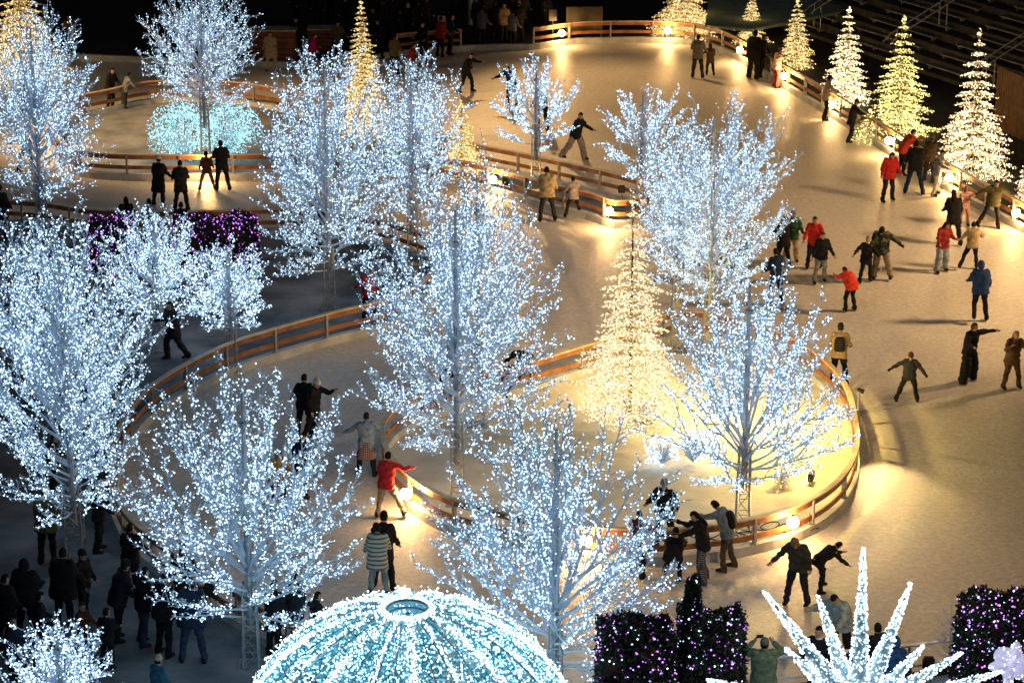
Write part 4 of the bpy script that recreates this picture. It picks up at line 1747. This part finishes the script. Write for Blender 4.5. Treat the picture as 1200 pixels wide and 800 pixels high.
    # collar or hood
    if hood:
        mb = MB()
        mb.sphere((0, 0, 0), 1, 14, 10)
        V, keep = [], []
        for (a_, b_, c_) in mb.v:
            V.append(HP(a_ * .108, b_ * .125 - .018, c_ * .15 + .005))
            keep.append(b_ < .55 + .1 * c_ or c_ > .82)
        F = [f for f in mb.f if all(keep[i] for i in f)]
        mesh_np('hood', [tuple(p) for p in V], F, mt, root, True)
    else:
        mb = MB()
        mb.tube([T(0, -.01, .53 * s_), T(0, .0, .565 * s_), T(0, .005, .60 * s_)], [.088 * s_, .082 * s_, .078 * s_], 12)
        mb.build('scarf' if scarf else 'collar', cloth(scarf) if scarf else mt, root, True)
    # ---- trousers
    mb = MB()
    rings = []
    for (u_, rx, ry) in ((-.16, .10, .09), (-.10, .165, .125), (-.02, .180, .135), (.08, .170, .125)):
        c = hip + Vector((0, 0, u_ * s_)) if u_ < 0 else T(0, 0, u_ * s_)
        rings.append(ell_ring(c, X, Vector((0, -1, 0)), rx * s_, ry * s_, 12))
    mb.rings(rings)
    for (h, k, an, d2) in legs:
        e_ = an + d2 * .03
        limb(mb, [h, h.lerp(k, .5), k, k.lerp(an, .35), e_], [.105 * s_, .098 * s_ * (.6 + .4 * wide), .072 * s_ * wide, .070 * s_ * wide, .060 * s_ * wide * (1.1 if wide > 1 else 1)], 10)
    ob = mb.build('trousers', cloth(bot, bpat), root, True)
    REM.append((ob, .024, None))
    if skirt:
        mb = MB()
        rg = []
        for (u_, k_) in ((.05, .17), (-.10, .20), (-.24, .24), (-.36, .275), (-.40, .28)):
            rg.append([hip + Vector((k_ * s_ * math.cos(a) * (1 + .05 * math.cos(9 * a) * (-u_ + .1)), k_ * s_ * math.sin(a) * (1 + .05 * math.cos(9 * a)), u_ * s_))
                       for a in [6.283 * i / 24 for i in range(24)]])
        mb.rings(rg)
        mb.build('skirt', cloth(skirt, 'plaid'), root, True)
    # ---- footwear
    bootm = cloth(K if skates else (0.02, .016, .014))
    for (h, k, an, d2) in legs:
        mb = MB()
        toe = Vector((0, -1, 0))
        fz = an.z - FT
        rg = []
        for (f_, w_, z0_, z1_) in ((-.085, .030, .0, .10), (-.05, .042, -.0, .16), (.0, .045, .0, .165), (.05, .044, 0, .09), (.12, .046, 0, .065), (.165, .038, 0, .05), (.185, .015, .008, .035)):
            c = Vector((an.x, an.y - f_ * s_, 0))
            zz0, zz1 = fz + z0_ * s_, fz + z1_ * s_
            w2 = w_ * s_
            rg.append([Vector((c.x - w2, c.y, zz0)), Vector((c.x + w2, c.y, zz0)), Vector((c.x + w2 * 1.02, c.y, (zz0 + zz1) / 2)),
                       Vector((c.x + w2 * .6, c.y, zz1)), Vector((c.x - w2 * .6, c.y, zz1)), Vector((c.x - w2 * 1.02, c.y, (zz0 + zz1) / 2))])
        mb.rings(rg)
        so = mb.build('skate' if skates else 'shoe', bootm, root, True)
        if skates:
            mb = MB()
            mb.box((an.x, an.y - .045 * s_, fz - .014), (.008, .27 * s_, .060))
            mb.box((an.x, an.y + .045 * s_, fz - .001), (.03, .04, .03))
            mb.box((an.x, an.y - .12 * s_, fz - .001), (.03, .04, .03))
            mb.build('blade', M_BLADE, so)
    # ---- hair, hat
    def cap(name, col, sa, sf, su, keepf, dz_=0.0, mat_=None):
        m_ = MB()
        m_.sphere((0, 0, 0), 1, 16, 12)
        V = []
        keep = []
        for (a_, b_, c_) in m_.v:
            V.append(tuple(HP(a_ * sa, b_ * sf - .004, c_ * su + dz_)))
            keep.append(keepf(b_, c_))
        F = [f for f in m_.f if all(keep[i] for i in f)]
        return mesh_np(name, V, F, mat_ or cloth(col), root, True)
    if hair is not None:
        if hat is None and not hood:
            cap('hair', hair, .084, .104, .130, lambda f, u_: u_ > .28 or (f < .12 and u_ > -.55), .006)
        elif not hood:
            cap('hair', hair, .081, .100, .120, lambda f, u_: f < .1 and u_ > -.7, 0)
        if long:
            m_ = MB()
            rg = []
            for (u_, f_, rx, ry) in ((.06, -.055, .07, .045), (-.04, -.065, .082, .045), (-.14, -.085, .09, .04), (-.24, -.115, .085, .035), (-.33, -.12, .05, .02)):
                rg.append(ell_ring(HP(0, f_, u_), Hx, Hf, rx * hs, ry * hs, 10))
            m_.rings(rg)
            m_.build('long_hair', cloth(hair), root, True)
    if hat is not None:
        m_ = MB()
        rg = []
        for (u_, rx, ry) in ((.022, .086, .104), (.03, .092, .110), (.062, .092, .110), (.066, .086, .104), (.11, .078, .094), (.145, .052, .062), (.16, .02, .025)):
            rg.append(ell_ring(HP(0, -.006 - max(0, u_ - .06) * .15, u_), Hx, Hf, rx * hs, ry * hs, 14))
        m_.rings(rg)
        if pom:
            c = HP(0, -.02, .185)
            m_.sphere(c, .038 * hs, 8, 6)
        m_.build('hat', cloth(hat), root, True)
    if glove is not None:
        for (S, E, W, d2, s) in arms:
            m_ = MB()
            m_.tube([W - d2 * .02, W + d2 * .04 * s_, W + d2 * .11 * s_], [.036 * s_, .045 * s_, .036 * s_], 8)
            side = Vector((s, 0, 0))
            m_.build('glove_cuff', cloth(glove), root, True)
    if phone:
        hp = (arms[0][2] + arms[1][2]) * .5 + Vector((0, -.03, .12))
        rot = root.matrix_basis
        m_ = MB()
        m_.box((0, 0, 0), (.15, .012, .075), 0, .005)
        w = Matrix.Rotation(R(face), 3, 'Z') @ hp
        o = m_.build('phone', M_BLACK, None, loc=(P.x + w.x, P.y + w.y, base + w.z))
        o.rotation_euler = (0, 0, R(face))
        tag(o, 'dark phone held up by the man in the green coat', 'phone')
    if pack is not None:
        m_ = MB()
        rg = []
        for (u_, w_, d_) in ((.06, .11, .05), (.10, .15, .09), (.30, .15, .10), (.42, .13, .08), (.47, .08, .04)):
            rg.append(ell_ring(T(0, -.17 * s_, u_ * s_), X, Fv, w_ * s_, d_ * s_, 12, .6))
        m_.rings(rg)
        m_.build('backpack', cloth(pack), root, True)
    return root


def finish_people():
    """turn the overlapping limbs of every body and garment into one skin"""
    for (o, vox, ex) in REM:
        m = o.modifiers.new('skin', 'REMESH')
        m.mode = 'VOXEL'
        m.voxel_size = vox
        m.use_smooth_shade = True
        sm = o.modifiers.new('relax', 'SMOOTH')
        sm.iterations = 3
        sm.factor = .5
    dg = bpy.context.evaluated_depsgraph_get()
    done = []
    for (o, vox, ex) in REM:
        ev = o.evaluated_get(dg)
        me = bpy.data.meshes.new_from_object(ev, preserve_all_data_layers=False, depsgraph=dg)
        done.append(me)
    for (o, vox, ex), me in zip(REM, done):
        o.modifiers.clear()
        old = o.data
        mat = old.materials[0]
        if ex is not None:
            n0 = len(me.vertices)
            bm = bmesh.new()
            bm.from_mesh(me)
            vs = [bm.verts.new(v) for v in ex[0]]
            for i, f in enumerate(ex[1]):
                try:
                    fc = bm.faces.new([vs[j] for j in f])
                    fc.smooth = True
                    fc.material_index = 1 if i >= ex[2] else 0
                except ValueError:
                    pass
            bm.to_mesh(me)
            bm.free()
        else:
            # cloth folds
            n = len(me.vertices)
            co = np.empty(n * 3, dtype=np.float32)
            me.vertices.foreach_get('co', co)
            co = co.reshape(-1, 3)
            no = np.empty(n * 3, dtype=np.float32)
            me.vertices.foreach_get('normal', no)
            no = no.reshape(-1, 3)
            ph = co[:, 0] * 11 + co[:, 2] * 23
            w = np.sin(ph + 2.5 * np.sin(co[:, 1] * 13 + co[:, 2] * 7)) * .010 + np.sin(co[:, 2] * 41 + co[:, 0] * 17 + co[:, 1] * 9) * .0035
            co += no * w[:, None]
            me.vertices.foreach_set('co', co.ravel())
            me.update()
        me.name = o.name
        me.materials.clear()
        me.materials.append(mat)
        if ex is not None:
            me.materials.append(M_EYE)
        o.data = me
        bpy.data.meshes.remove(old)
ST = dict(lL=(4, 3, 4), lR=(4, -3, 4), skates=True)
OL = dict(skates=False, z=.07)
person(817, 92, 1.78, 170, 'adult in a grey brown jacket beside a small child at the top', top=(.2, .17, .13), bot=DGREY, aR=(20, 10, 15))
person(832, 89, 1.3, 185, 'small child in a brown coat beside the grey brown jacket adult', top=BROWN, bot=K, coat=.12, long=True, hair=HAIRB, aL=(35, 5, 10))
person(882, 93, 1.98, 150, 'big dark silhouetted skater by the fence left of the lit red skater', top=K, bot=K, bulk=1.3, wide=1.3, hat=K)
person(891, 90, 1.75, 60, 'dark skater half hidden behind the big silhouetted skater', top=K, bot=K, wide=1.3)
person(910, 103, 1.62, 120, 'skater brightly lit by a globe lamp, in pale and red clothes', top=(.7, .45, .35), bot=(.5, .08, .05), aR=(35, 20, 10), hat=BROWN)
person(967, 141, 1.72, 90, 'skater in a beige jacket and black trousers against the outer fence lamp', top=BEIGE, bot=K, aR=(30, 40, 15), hat=HAIRK)
person(997, 167, 1.62, 90, 'child in black with a hat holding the outer fence with one arm', top=K, bot=K, coat=.1, hat=BROWN, aR=(35, 65, 5), aL=(10, 10, 30))
person(1040, 236, 1.78, 20, 'man in a dark red puffy jacket and black trousers near the outer fence', top=RED, bot=K, bulk=1.2, aL=(14, 5, 10), aR=(14, 5, 10), head=(25, 15))
person(1056, 206, 1.75, 100, 'person in a red jacket leaning on the fence behind the dark red puffy jacket', top=(.5, .05, .02), bot=K, lean=25, aR=(15, 60, 20))
person(1071, 228, 1.88, 175, 'tall man all in black between the red jackets and the largest conifer', top=K, bot=NAVY, bulk=1.1, lL=(9, 5, 4), lR=(9, -5, 4))
person(1088, 214, 1.65, 150, 'dark clothed person tucked behind the tall man all in black', top=(.05, .03, .02), bot=K, hat=BROWN)
person(1097, 229, 1.62, 60, 'person in a grey jacket with legs lit white by the fence lamp', top=GREY, bot=(.6, .55, .5), aL=(20, 25, 30), coat=.05)
person(1116, 288, 1.82, 185, 'slim person all in black standing right behind the dark red jumper', top=K, bot=K, coat=.12, long=True)
person(1129, 266, 1.38, 10, 'child in pale pink lit by the fence lamp beside the slim person in black', top=(.62, .36, .3), bot=(.4, .2, .16), hair=BLOND, aR=(50, 30, 30))
person(1162, 268, 1.72, 10, 'man in an olive jacket stretching both arms back to the outer fence', top=OLIVE, bot=K, aL=(62, -15, 5), aR=(58, -10, 5), lL=(28, 12, 10), lR=(8, 5, 10), lean=10, scarf=WHITE, bulk=1.15)
person(1103, 319, 1.68, 20, 'long haired girl in a dark red jumper and light grey jeans', top=(.3, .03, .03), bot=LJEAN, long=True, hair=HAIRK, wide=1.35, head=(20, 30), aR=(10, 15, 40))
person(1138, 316, 1.5, 170, 'child in a tan jacket and black trousers pushing off to the left', top=TAN, bot=K, aL=(28, 5, 25), aR=(30, 10, 20), lL=(22, -12, 12), lR=(3, 12, 10), lean=10)
person(1147, 375, 1.76, 178, 'person seen from behind in a blue hooded jacket at the right of the rink', top=(.02, .05, .17), bot=K, hood=True, bulk=1.15, aL=(14, 8, 15), aR=(14, 8, 15), lL=(6, -12, 30))
person(1134, 447, 1.72, 30, 'woman in black with wide trousers stretching one arm to the brown coat girl', top=K, bot=K, wide=1.9, aR=(85, 0, 3), aL=(14, 20, 50), hair=HAIRB, head=(0, 40), lL=(8, 3, 3), lR=(8, -3, 3))
person(1184, 456, 1.70, 15, 'long haired girl in a brown coat with hands together at the right edge', top=BROWN, bot=(.09, .05, .03), coat=.08, long=True, hair=BLOND, aL=(25, 25, 85), aR=(15, 35, 100), lL=(5, 2, 3), lR=(8, 2, 3))
person(1064, 472, 1.48, -5, 'boy in a black jacket skating with both arms spread wide', top=DGREY, bot=K, aL=(58, 5, 10), aR=(38, 0, 8), lL=(16, 6, 12), lR=(12, -2, 6), hat=(.10, .04, .02), lean=12, glove=K)
person(982, 452, 1.72, 170, 'skater in a dark hat and tan vest partly behind the open lit tree', top=(.25, .18, .1), bot=K, hat=K, pack=K)
person(997, 365, 1.5, -160, 'child in a bright red jacket bending forward over the skates', top=BRED, bot=K, lean=48, aL=(10, 40, 30), aR=(10, 40, 30), lL=(3, 20, 28), lR=(3, 20, 28), bulk=1.1, hair=HAIRK)
person(1014, 331, 1.5, 5, 'child in black with a white scarf beside the camouflage jacket skater', top=K, bot=K, coat=.1, aL=(42, 5, 5), aR=(20, 5, 15), hair=BLOND, scarf=WHITE)
person(1031, 327, 1.78, -10, 'skater in a camouflage jacket and khaki trousers with one arm out', top=(.05, .06, .04), pat='camo', bot=KHAKI, aR=(52, 10, 10), aL=(12, 15, 30), hat=K, bulk=1.15, wide=1.25, lR=(12, 8, 8), head=(30, 0), glove=K)
person(961, 332, 1.66, 8, 'skater in a black jacket and grey trousers in front of the red jacket', top=K, bot=GREY, hair=HAIRB, hat=None, aL=(16, 5, 10), aR=(18, 5, 10))
person(953, 315, 1.72, -10, 'red jacket skater mostly hidden behind the black jacket skater', top=(.6, .03, .03), bot=K, hair=HAIRB, aR=(18, 5, 10))
person(927, 309, 1.74, 5, 'skater in a dark green jacket and beige trousers beside the large dense tree', top=(.03, .09, .05), bot=BEIGE, hair=HAIRK, wide=1.3, hat=GREY)
person(917, 316, 1.7, -170, 'dark skater in front of the green jacket skater beside the dense tree', top=K, bot=K, coat=.05)
person(910, 357, 1.70, -150, 'skater in navy half hidden at the edge of the large dense tree', top=NAVY, bot=NAVY, bulk=1.1)
person(848, 302, 1.62, 30, 'brown haired person in beige showing above the open lit tree', top=BEIGE, bot=BEIGE, hair=HAIRB, long=True)
person(868, 330, 1.6, 60, 'person in beige trousers half hidden between the two large right trees', top=DGREY, bot=BEIGE)
person(641, 260, 1.84, 185, 'man in a tan jacket and dark trousers seen from behind at the narrow island fence', top=TAN, bot=(.03, .03, .028), aL=(12, 3, 8), aR=(16, 3, 8), lR=(9, 4, 4), bulk=1.12)
person(672, 255, 1.38, 190, 'child in a light jacket skating beside the man in the tan jacket', top=(.40, .33, .30), bot=K, hair=HAIRK, aL=(25, 5, 25), aR=(25, 5, 30), lL=(20, -6, 12), lR=(14, 10, 10), lean=8)
person(675, 188, 1.82, 55, 'skater in a black top and baggy grey trousers in mid stride', top=K, bot=(.30, .27, .22), wide=1.5, aL=(12, -15, 10), aR=(14, 15, 25), lL=(12, -24, 4), lR=(6, 14, 6), lean=10)
person(546, 109, 1.72, 60, 'skater all in black alone on the dim ice at the top centre', top=K, bot=K, aL=(25, 10, 30), aR=(60, 30, 10), lL=(8, -8, 10), lR=(10, 12, 12), lean=12, hair=HAIRK)
person(600, 124, 1.72, -30, 'dark skater behind the small lone lit tree on its upper left', top=NAVY, bot=K, lean=20, aL=(50, 20, 10))
person(636, 152, 1.7, -30, 'dark skater hidden behind the small lone lit tree on its right', top=K, bot=K, lean=15)
person(430, 558, 1.62, 178, 'woman in a light blue jumper and plaid skirt with arms spread', top=(.17, .24, .30), bot=K, skirt=(.40, .26, .28), aL=(52, 5, 12), aR=(50, 5, 12), hair=HAIRK, lL=(5, 2, 3), lR=(5, -2, 3))
person(453, 607, 1.62, 165, 'skater in a red jacket and beige trousers reaching for the island fence', top=(.62, .03, .03), bot=(.42, .33, .22), aL=(15, 5, 15), aR=(75, 10, 10), lL=(8, -3, 6), lR=(22, 8, 8), hair=HAIRK, lean=10)
person(450, 690, 1.78, 172, 'person in a black coat just behind the pale striped coat', top=K, bot=K, coat=.1, hat=HAIRK)
person(443, 698, 1.66, 178, 'person seen from behind in a pale striped coat above the dome', top=(.42, .46, .40), pat='stripe', bot=TEAL, coat=.12, hair=HAIRK, bulk=1.1)
person(368, 518, 1.72, 60, 'skater in black with a white pompom beanie pointing to the right', top=K, bot=K, hat=(.7, .62, .5), pom=True, aR=(25, 50, 30), aL=(10, 0, 20), hair=BLOND, lL=(10, -8, 8))
person(357, 512, 1.66, 170, 'dark skater directly behind the white pompom beanie', top=K, bot=K, aL=(20, 0, 20))
person(352, 585, 1.62, 150, 'dark skater lost in the upper right branches of the tree beside the dome', top=NAVY, bot=K)
person(326, 600, 1.60, 30, 'skater in an ochre jacket behind the branches of the tree beside the dome', top=(.35, .22, .08), bot=K)
person(619, 452, 1.55, -40, 'dark skater bending low behind the island fence right of the tall centre tree', top=K, bot=K, lean=60, aR=(50, 30, 10), aL=(15, 40, 20), lL=(10, 20, 30), lR=(10, 10, 20), hair=None, hat=HAIRK)
person(590, 466, 1.3, 80, 'child in red crouching behind the island fence beside the tall centre tree', top=(.4, .05, .03), bot=K, lean=40, lL=(5, 40, 70), lR=(5, 20, 60))
person(524, 462, 1.66, 150, 'person in a peach coloured top glimpsed through the tall centre tree', top=(.6, .3, .2), bot=K)
person(433, 378, 1.64, -150, 'dark haired woman in a red top leaning at the orange fence', top=(.35, .02, .03), bot=K, long=True, hair=HAIRB, aL=(15, 30, 30), z=.07, skates=False)
person(455, 372, 1.62, -120, 'dark clothed person beside the dark haired woman in the red top', top=K, bot=K, z=.07, skates=False)
person(204, 424, 1.74, -60, 'walker all in black stepping out from under the bushy left tree', top=K, bot=K, coat=.08, bulk=1.2, wide=1.2, lL=(8, 20, 15), lR=(4, -18, 15), z=.07, skates=False, aL=(15, 15, 30))
person(823, 683, 1.76, -90, 'skater in a black hoodie and dark plaid trousers at the island fence', top=K, bot=(.17, .17, .18), bpat='plaid', aL=(10, 55, 20), aR=(10, 50, 30), long=True, head=(20, 0), wide=1.2)
person(852, 668, 1.72, -110, 'curly haired skater in a blue grey jacket leaning on the island fence', top=(.16, .21, .26), bot=(.07, .05, .04), aL=(10, 60, 15), aR=(10, 45, 20), lean=18, pack=K, head=(20, 0))
person(746, 676, 1.55, 150, 'dark red clothed child at the island fence behind the tree at the dome', top=(.12, .03, .025), bot=K, aR=(30, 40, 20), wide=1.2)
person(778, 646, 1.72, -20, 'person in a grey hat and black jumper with a white print inside the island fence', top=K, bot=K, hat=GREY, z=.07, aL=(30, 10, 50), aR=(28, 5, 40), bulk=1.1)
person(788, 680, 1.5, 170, 'dark skater crouched at the island fence left of the plaid trousers', top=K, bot=K, lean=40, lL=(6, 60, 95), lR=(6, 35, 80), aL=(25, 50, 10), bulk=1.2, hat=K)
person(934, 709, 1.78, -25, 'skater in a tan beanie and dark vest with grey sleeves holding a bending child', top=(.05, .045, .035), bot=(.02, .022, .03), hat=(.24, .15, .07), aL=(32, 15, 10), aR=(28, 15, 35), lL=(5, 3, 6), lR=(7, -2, 6), scarf=(.35, .25, .13), lean=14, head=(25, -15))
person(957, 694, 1.42, 110, 'child in black doubled over behind the tan beanie skater', top=K, bot=K, lean=55, aR=(8, 15, 20), aL=(8, 10, 20), lL=(6, 30, 30), lR=(6, 10, 20), hair=HAIRK)
person(984, 780, 1.8, -40, 'man in a pale teal jacket stooping on the ice behind the star light', top=(.28, .35, .34), bot=K, hair=HAIRK, lean=18, aL=(40, 50, 10), aR=(12, 20, 30), bulk=1.2, head=(15, 0))
person(893, 846, 1.74, 178, 'man in a green hooded coat raising a phone at the steel railing', top=(.12, .17, .11), bot=(.05, .08, .06), hat=(.10, .14, .10), coat=.05, aL=(38, 85, 85), aR=(38, 85, 85), bulk=1.2, group='onlookers outside the rink', phone=True, **OL)
person(957, 828, 1.74, -20, 'dark jacket onlooker with a white shirt between the spikes of the star light', top=K, bot=K, hair=HAIRK, scarf=WHITE, group='onlookers outside the rink', **OL)
person(1044, 842, 1.7, 160, 'onlooker in a blue jacket between the right spikes of the star light', top=(.02, .06, .18), bot=K, bulk=1.2, hood=True, group='onlookers outside the rink', **OL)
person(1026, 822, 1.66, -160, 'dark onlooker just right of the tallest spike of the star light', top=K, bot=K, hair=HAIRK, group='onlookers outside the rink', **OL)
# upper left
person(187, 243, 1.74, 160, 'woman in a long black coat and white hat near the upper left globe lamp', top=K, bot=K, coat=.28, hat=(.65, .62, .58), aL=(14, 5, 15), aR=(14, 5, 15))
person(213, 248, 1.74, 185, 'man in a dark coat standing right of the white hat woman', top=(.02, .02, .017), bot=K, coat=.12, hair=HAIRK)
person(243, 223, 1.34, -170, 'child in a reddish coat right beside the upper left globe lamp', top=(.16, .05, .03), bot=(.2, .13, .09), lL=(14, 0, 5), lR=(14, 0, 5))
person(261, 224, 1.76, -165, 'tall person in black holding the narrow island fence right of the reddish coat child', top=K, bot=K, hair=HAIRK, coat=.06)
person(150, 292, 1.66, 180, 'onlooker with long dark hair in a dark olive coat at the low left fence', top=(.022, .03, .022), bot=K, long=True, bulk=1.1, group='onlookers outside the rink', **OL)
person(177, 294, 1.66, 180, 'onlooker in a white jacket at the low left fence', top=(.42, .46, .50), bot=K, bulk=1.2, group='onlookers outside the rink', **OL)
person(214, 296, 1.6, 180, 'dark onlooker half behind the purple hedge at the low left fence', top=K, bot=K, group='onlookers outside the rink', **OL)
person(34, 202, 1.76, -120, 'dark skater leaning in behind the upper left lit tree', top=K, bot=K, lean=22, lL=(14, 15, 10), hair=HAIRB)
person(2, 282, 1.78, 170, 'dark coated person cut by the left edge at the low left fence', top=K, bot=K, coat=.12, bulk=1.2, hat=K, group='onlookers outside the rink', **OL)
person(130, 129, 1.7, 60, 'skater in black on the far lane left of the aqua shrubs', top=K, bot=K)
person(147, 128, 1.45, 120, 'child in grey on the far lane beside the skater in black', top=GREY, bot=DGREY, lean=20)
person(57, 66, 1.72, 0, 'dark figure in the golden light behind the upper left tree, the left one of two', top=K, bot=K)
person(84, 64, 1.76, 0, 'dark figure in the golden light behind the upper left tree, the right one of two', top=BROWN, bot=K, coat=.1)
person(30, 128, 1.7, 70, 'skater on the far lane glimpsed through the upper left tree', top=K, bot=K)
person(371, 292, 1.72, 100, 'dark onlooker in front of the broad left tree behind its branches', top=K, bot=K, group='onlookers outside the rink', **OL)
person(318, 84, 1.7, 0, 'person in a beige fur coat in front of the plank counter', top=(.34, .26, .17), bot=BEIGE, coat=.2, group='people in the dark beyond the rink', hair=HAIRB, bulk=1.2)
person(348, 68, 1.72, 0, 'dark person between the two plank counters', top=K, bot=K, group='people in the dark beyond the rink', **OL)
person(366, 84, 1.6, 100, 'skater in magenta at the small plank counter', top=(.3, .01, .10), bot=K, group='people in the dark beyond the rink')
# lower left crowd
g2 = dict(group='onlookers outside the rink', **OL)
person(57, 663, 1.78, 175, 'man in an olive jacket and dark trousers standing apart beside the largest left tree', top=(.09, .09, .04), bot=K, hair=HAIRK, bulk=1.2, aL=(12, 20, 50), aR=(12, 20, 50), **g2)
person(118, 648, 1.72, 100, 'dark onlooker with a white cap right of the large lattice mast', top=K, bot=K, hat=(.6, .6, .6), **g2)
person(77, 738, 1.82, 165, 'tall dark onlooker below the lattice mast of the largest left tree', top=K, bot=K, bulk=1.3, hair=HAIRK, coat=.1, **g2)
person(99, 730, 1.66, 60, 'dark onlooker with a bag just right of the tall one below the lattice mast', top=K, bot=K, hat=K, **g2)
person(33, 752, 1.82, 170, 'broad onlooker in a dark hood at the left, second row of the crowd', top=K, bot=K, hood=True, bulk=1.35, **g2)
person(8, 764, 1.7, 150, 'dark onlooker cut by the left edge in the lower left crowd', top=(.012, .016, .022), bot=K, bulk=1.3, **g2)
person(48, 782, 1.66, 100, 'dark haired onlooker turned right above the small round corner tree', top=K, bot=JEAN, hair=HAIRK, **g2)
person(98, 775, 1.28, 60, 'child in a rust brown jacket above the small round corner tree', top=(.12, .035, .015), bot=K, hair=HAIRB, **g2)
person(127, 786, 1.32, 170, 'small child in black between the corner tree and the standing crowd', top=K, bot=K, hair=HAIRK, **g2)
person(19, 812, 1.6, 50, 'pale faced onlooker at the bottom left edge beside the corner tree', top=(.014, .02, .04), bot=K, hair=BLOND, **g2)
person(141, 752, 1.82, 110, 'onlooker in black bending slightly left of the trio by the curved fence', top=K, bot=K, lean=15, bulk=1.2, hat=K, **g2)
person(170, 757, 1.74, 120, 'onlooker in black jacket and dark blue jeans in the trio by the curved fence', top=K, bot=(.02, .03, .06), **g2)
person(194, 769, 1.80, 150, 'middle dark onlooker of the trio by the curved fence', top=K, bot=K, bulk=1.15, **g2)
person(227, 778, 1.84, 178, 'onlooker in a puffy navy jacket and jeans, rightmost of the trio by the curved fence', top=(.014, .026, .055), bot=JEAN, hat=(.04, .05, .05), bulk=1.35, lL=(9, 0, 3), lR=(9, 0, 3), **g2)
person(187, 846, 1.35, 150, 'child in a blue jacket and beige hat at the bottom edge', top=(.03, .10, .16), bot=K, hat=(.36, .32, .27), **g2)
person(322, 772, 1.72, 150, 'dark onlooker right beside the mast of the tree by the dome', top=K, bot=K, hair=HAIRK, **g2)
person(346, 768, 1.84, 120, 'short haired man in a dark jacket looking right beside the dome', top=(.012, .018, .022), bot=K, hair=HAIRK, bulk=1.15, **g2)
person(371, 768, 1.40, 110, 'child with dark hair right against the dome', top=K, bot=K, hair=HAIRK, **g2)
person(65, 588, 1.72, 100, 'dark onlooker hidden behind the lower branches of the largest left tree', top=K, bot=K, **g2)
person(155, 700, 1.7, 160, 'dark onlooker behind the drooping branch beside the curved fence', top=K, bot=K, **g2)
person(216, 722, 1.66, 20, 'onlooker in dark green beside the curved fence under the drooping branch', top=(.02, .03, .025), bot=K, hat=K, **g2)
# dark far crowd
rc = random.Random(21)
far = [(396, 72, 'olive brown jacket', (.07, .06, .03), 1.7, 'just left of the tall gold conifer'),
       (462, 88, 'olive hooded coat', (.09, .08, .03), 1.66, 'on the ice left of the short fence panel'),
       (482, 96, 'dark red coat', (.18, .015, .015), 1.6, 'on the ice below the short fence panel'),
       (516, 68, 'dark red jacket', (.22, .02, .015), 1.72, 'at the right end of the short fence panel'),
       (528, 66, 'navy jacket', NAVY, 1.74, 'beside the dark red jacket at the short fence panel'),
       (497, 74, 'black jacket', K, 1.7, 'leaning on the short fence panel'),
       (564, 56, 'dim white shirt', (.10, .10, .10), 1.72, 'left of the tan coat in the far dark'),
       (590, 52, 'tan coat', (.26, .17, .09), 1.78, 'standing highest lit in the far dark'),
       (600, 57, 'pale grey jacket', (.14, .14, .14), 1.6, 'just below the tan coat in the far dark'),
       (608, 50, 'pale hat and black coat', K, 1.76, 'right of the far tan coat')]
for (x, y, wd, c_, H_, where) in far:
    on_ice = y > 80
    person(x, y, H_, rc.choice([0, 30, -40, 150, 180, 90]), 'person in a %s %s' % (wd, where), top=c_, bot=K,
           hair=HAIRK, hat=(.3, .28, .25) if 'pale hat' in wd else None, group='people in the dark beyond the rink', skates=on_ice,
           z=0.0 if on_ice else .07, off=(0, 0))
spots = [(372, 34), (388, 22), (408, 44), (438, 36), (452, 24), (468, 40), (484, 26), (500, 42), (532, 40), (546, 26), (556, 44), (572, 30), (580, 46), (614, 34), (438, 54), (452, 48), (630, 20),
         (350, 30), (366, 14), (640, 36), (535, 14), (600, 22), (480, 52), (420, 66), (446, 70)]
places = ['left', 'middle', 'right']
for i, (x, y) in enumerate(spots):
    person(x, y, rc.uniform(1.58, 1.8), rc.uniform(-180, 180), 'dim dark figure standing in the unlit crowd beyond the short fence panel',
           top=rc.choice([K, K, (.02, .02, .025), (.03, .02, .015), (.04, .04, .04)]), bot=K, hair=rc.choice([HAIRK, HAIRB, BLOND]),
           group='dim figures of the far dark', **OL)
finish_people()
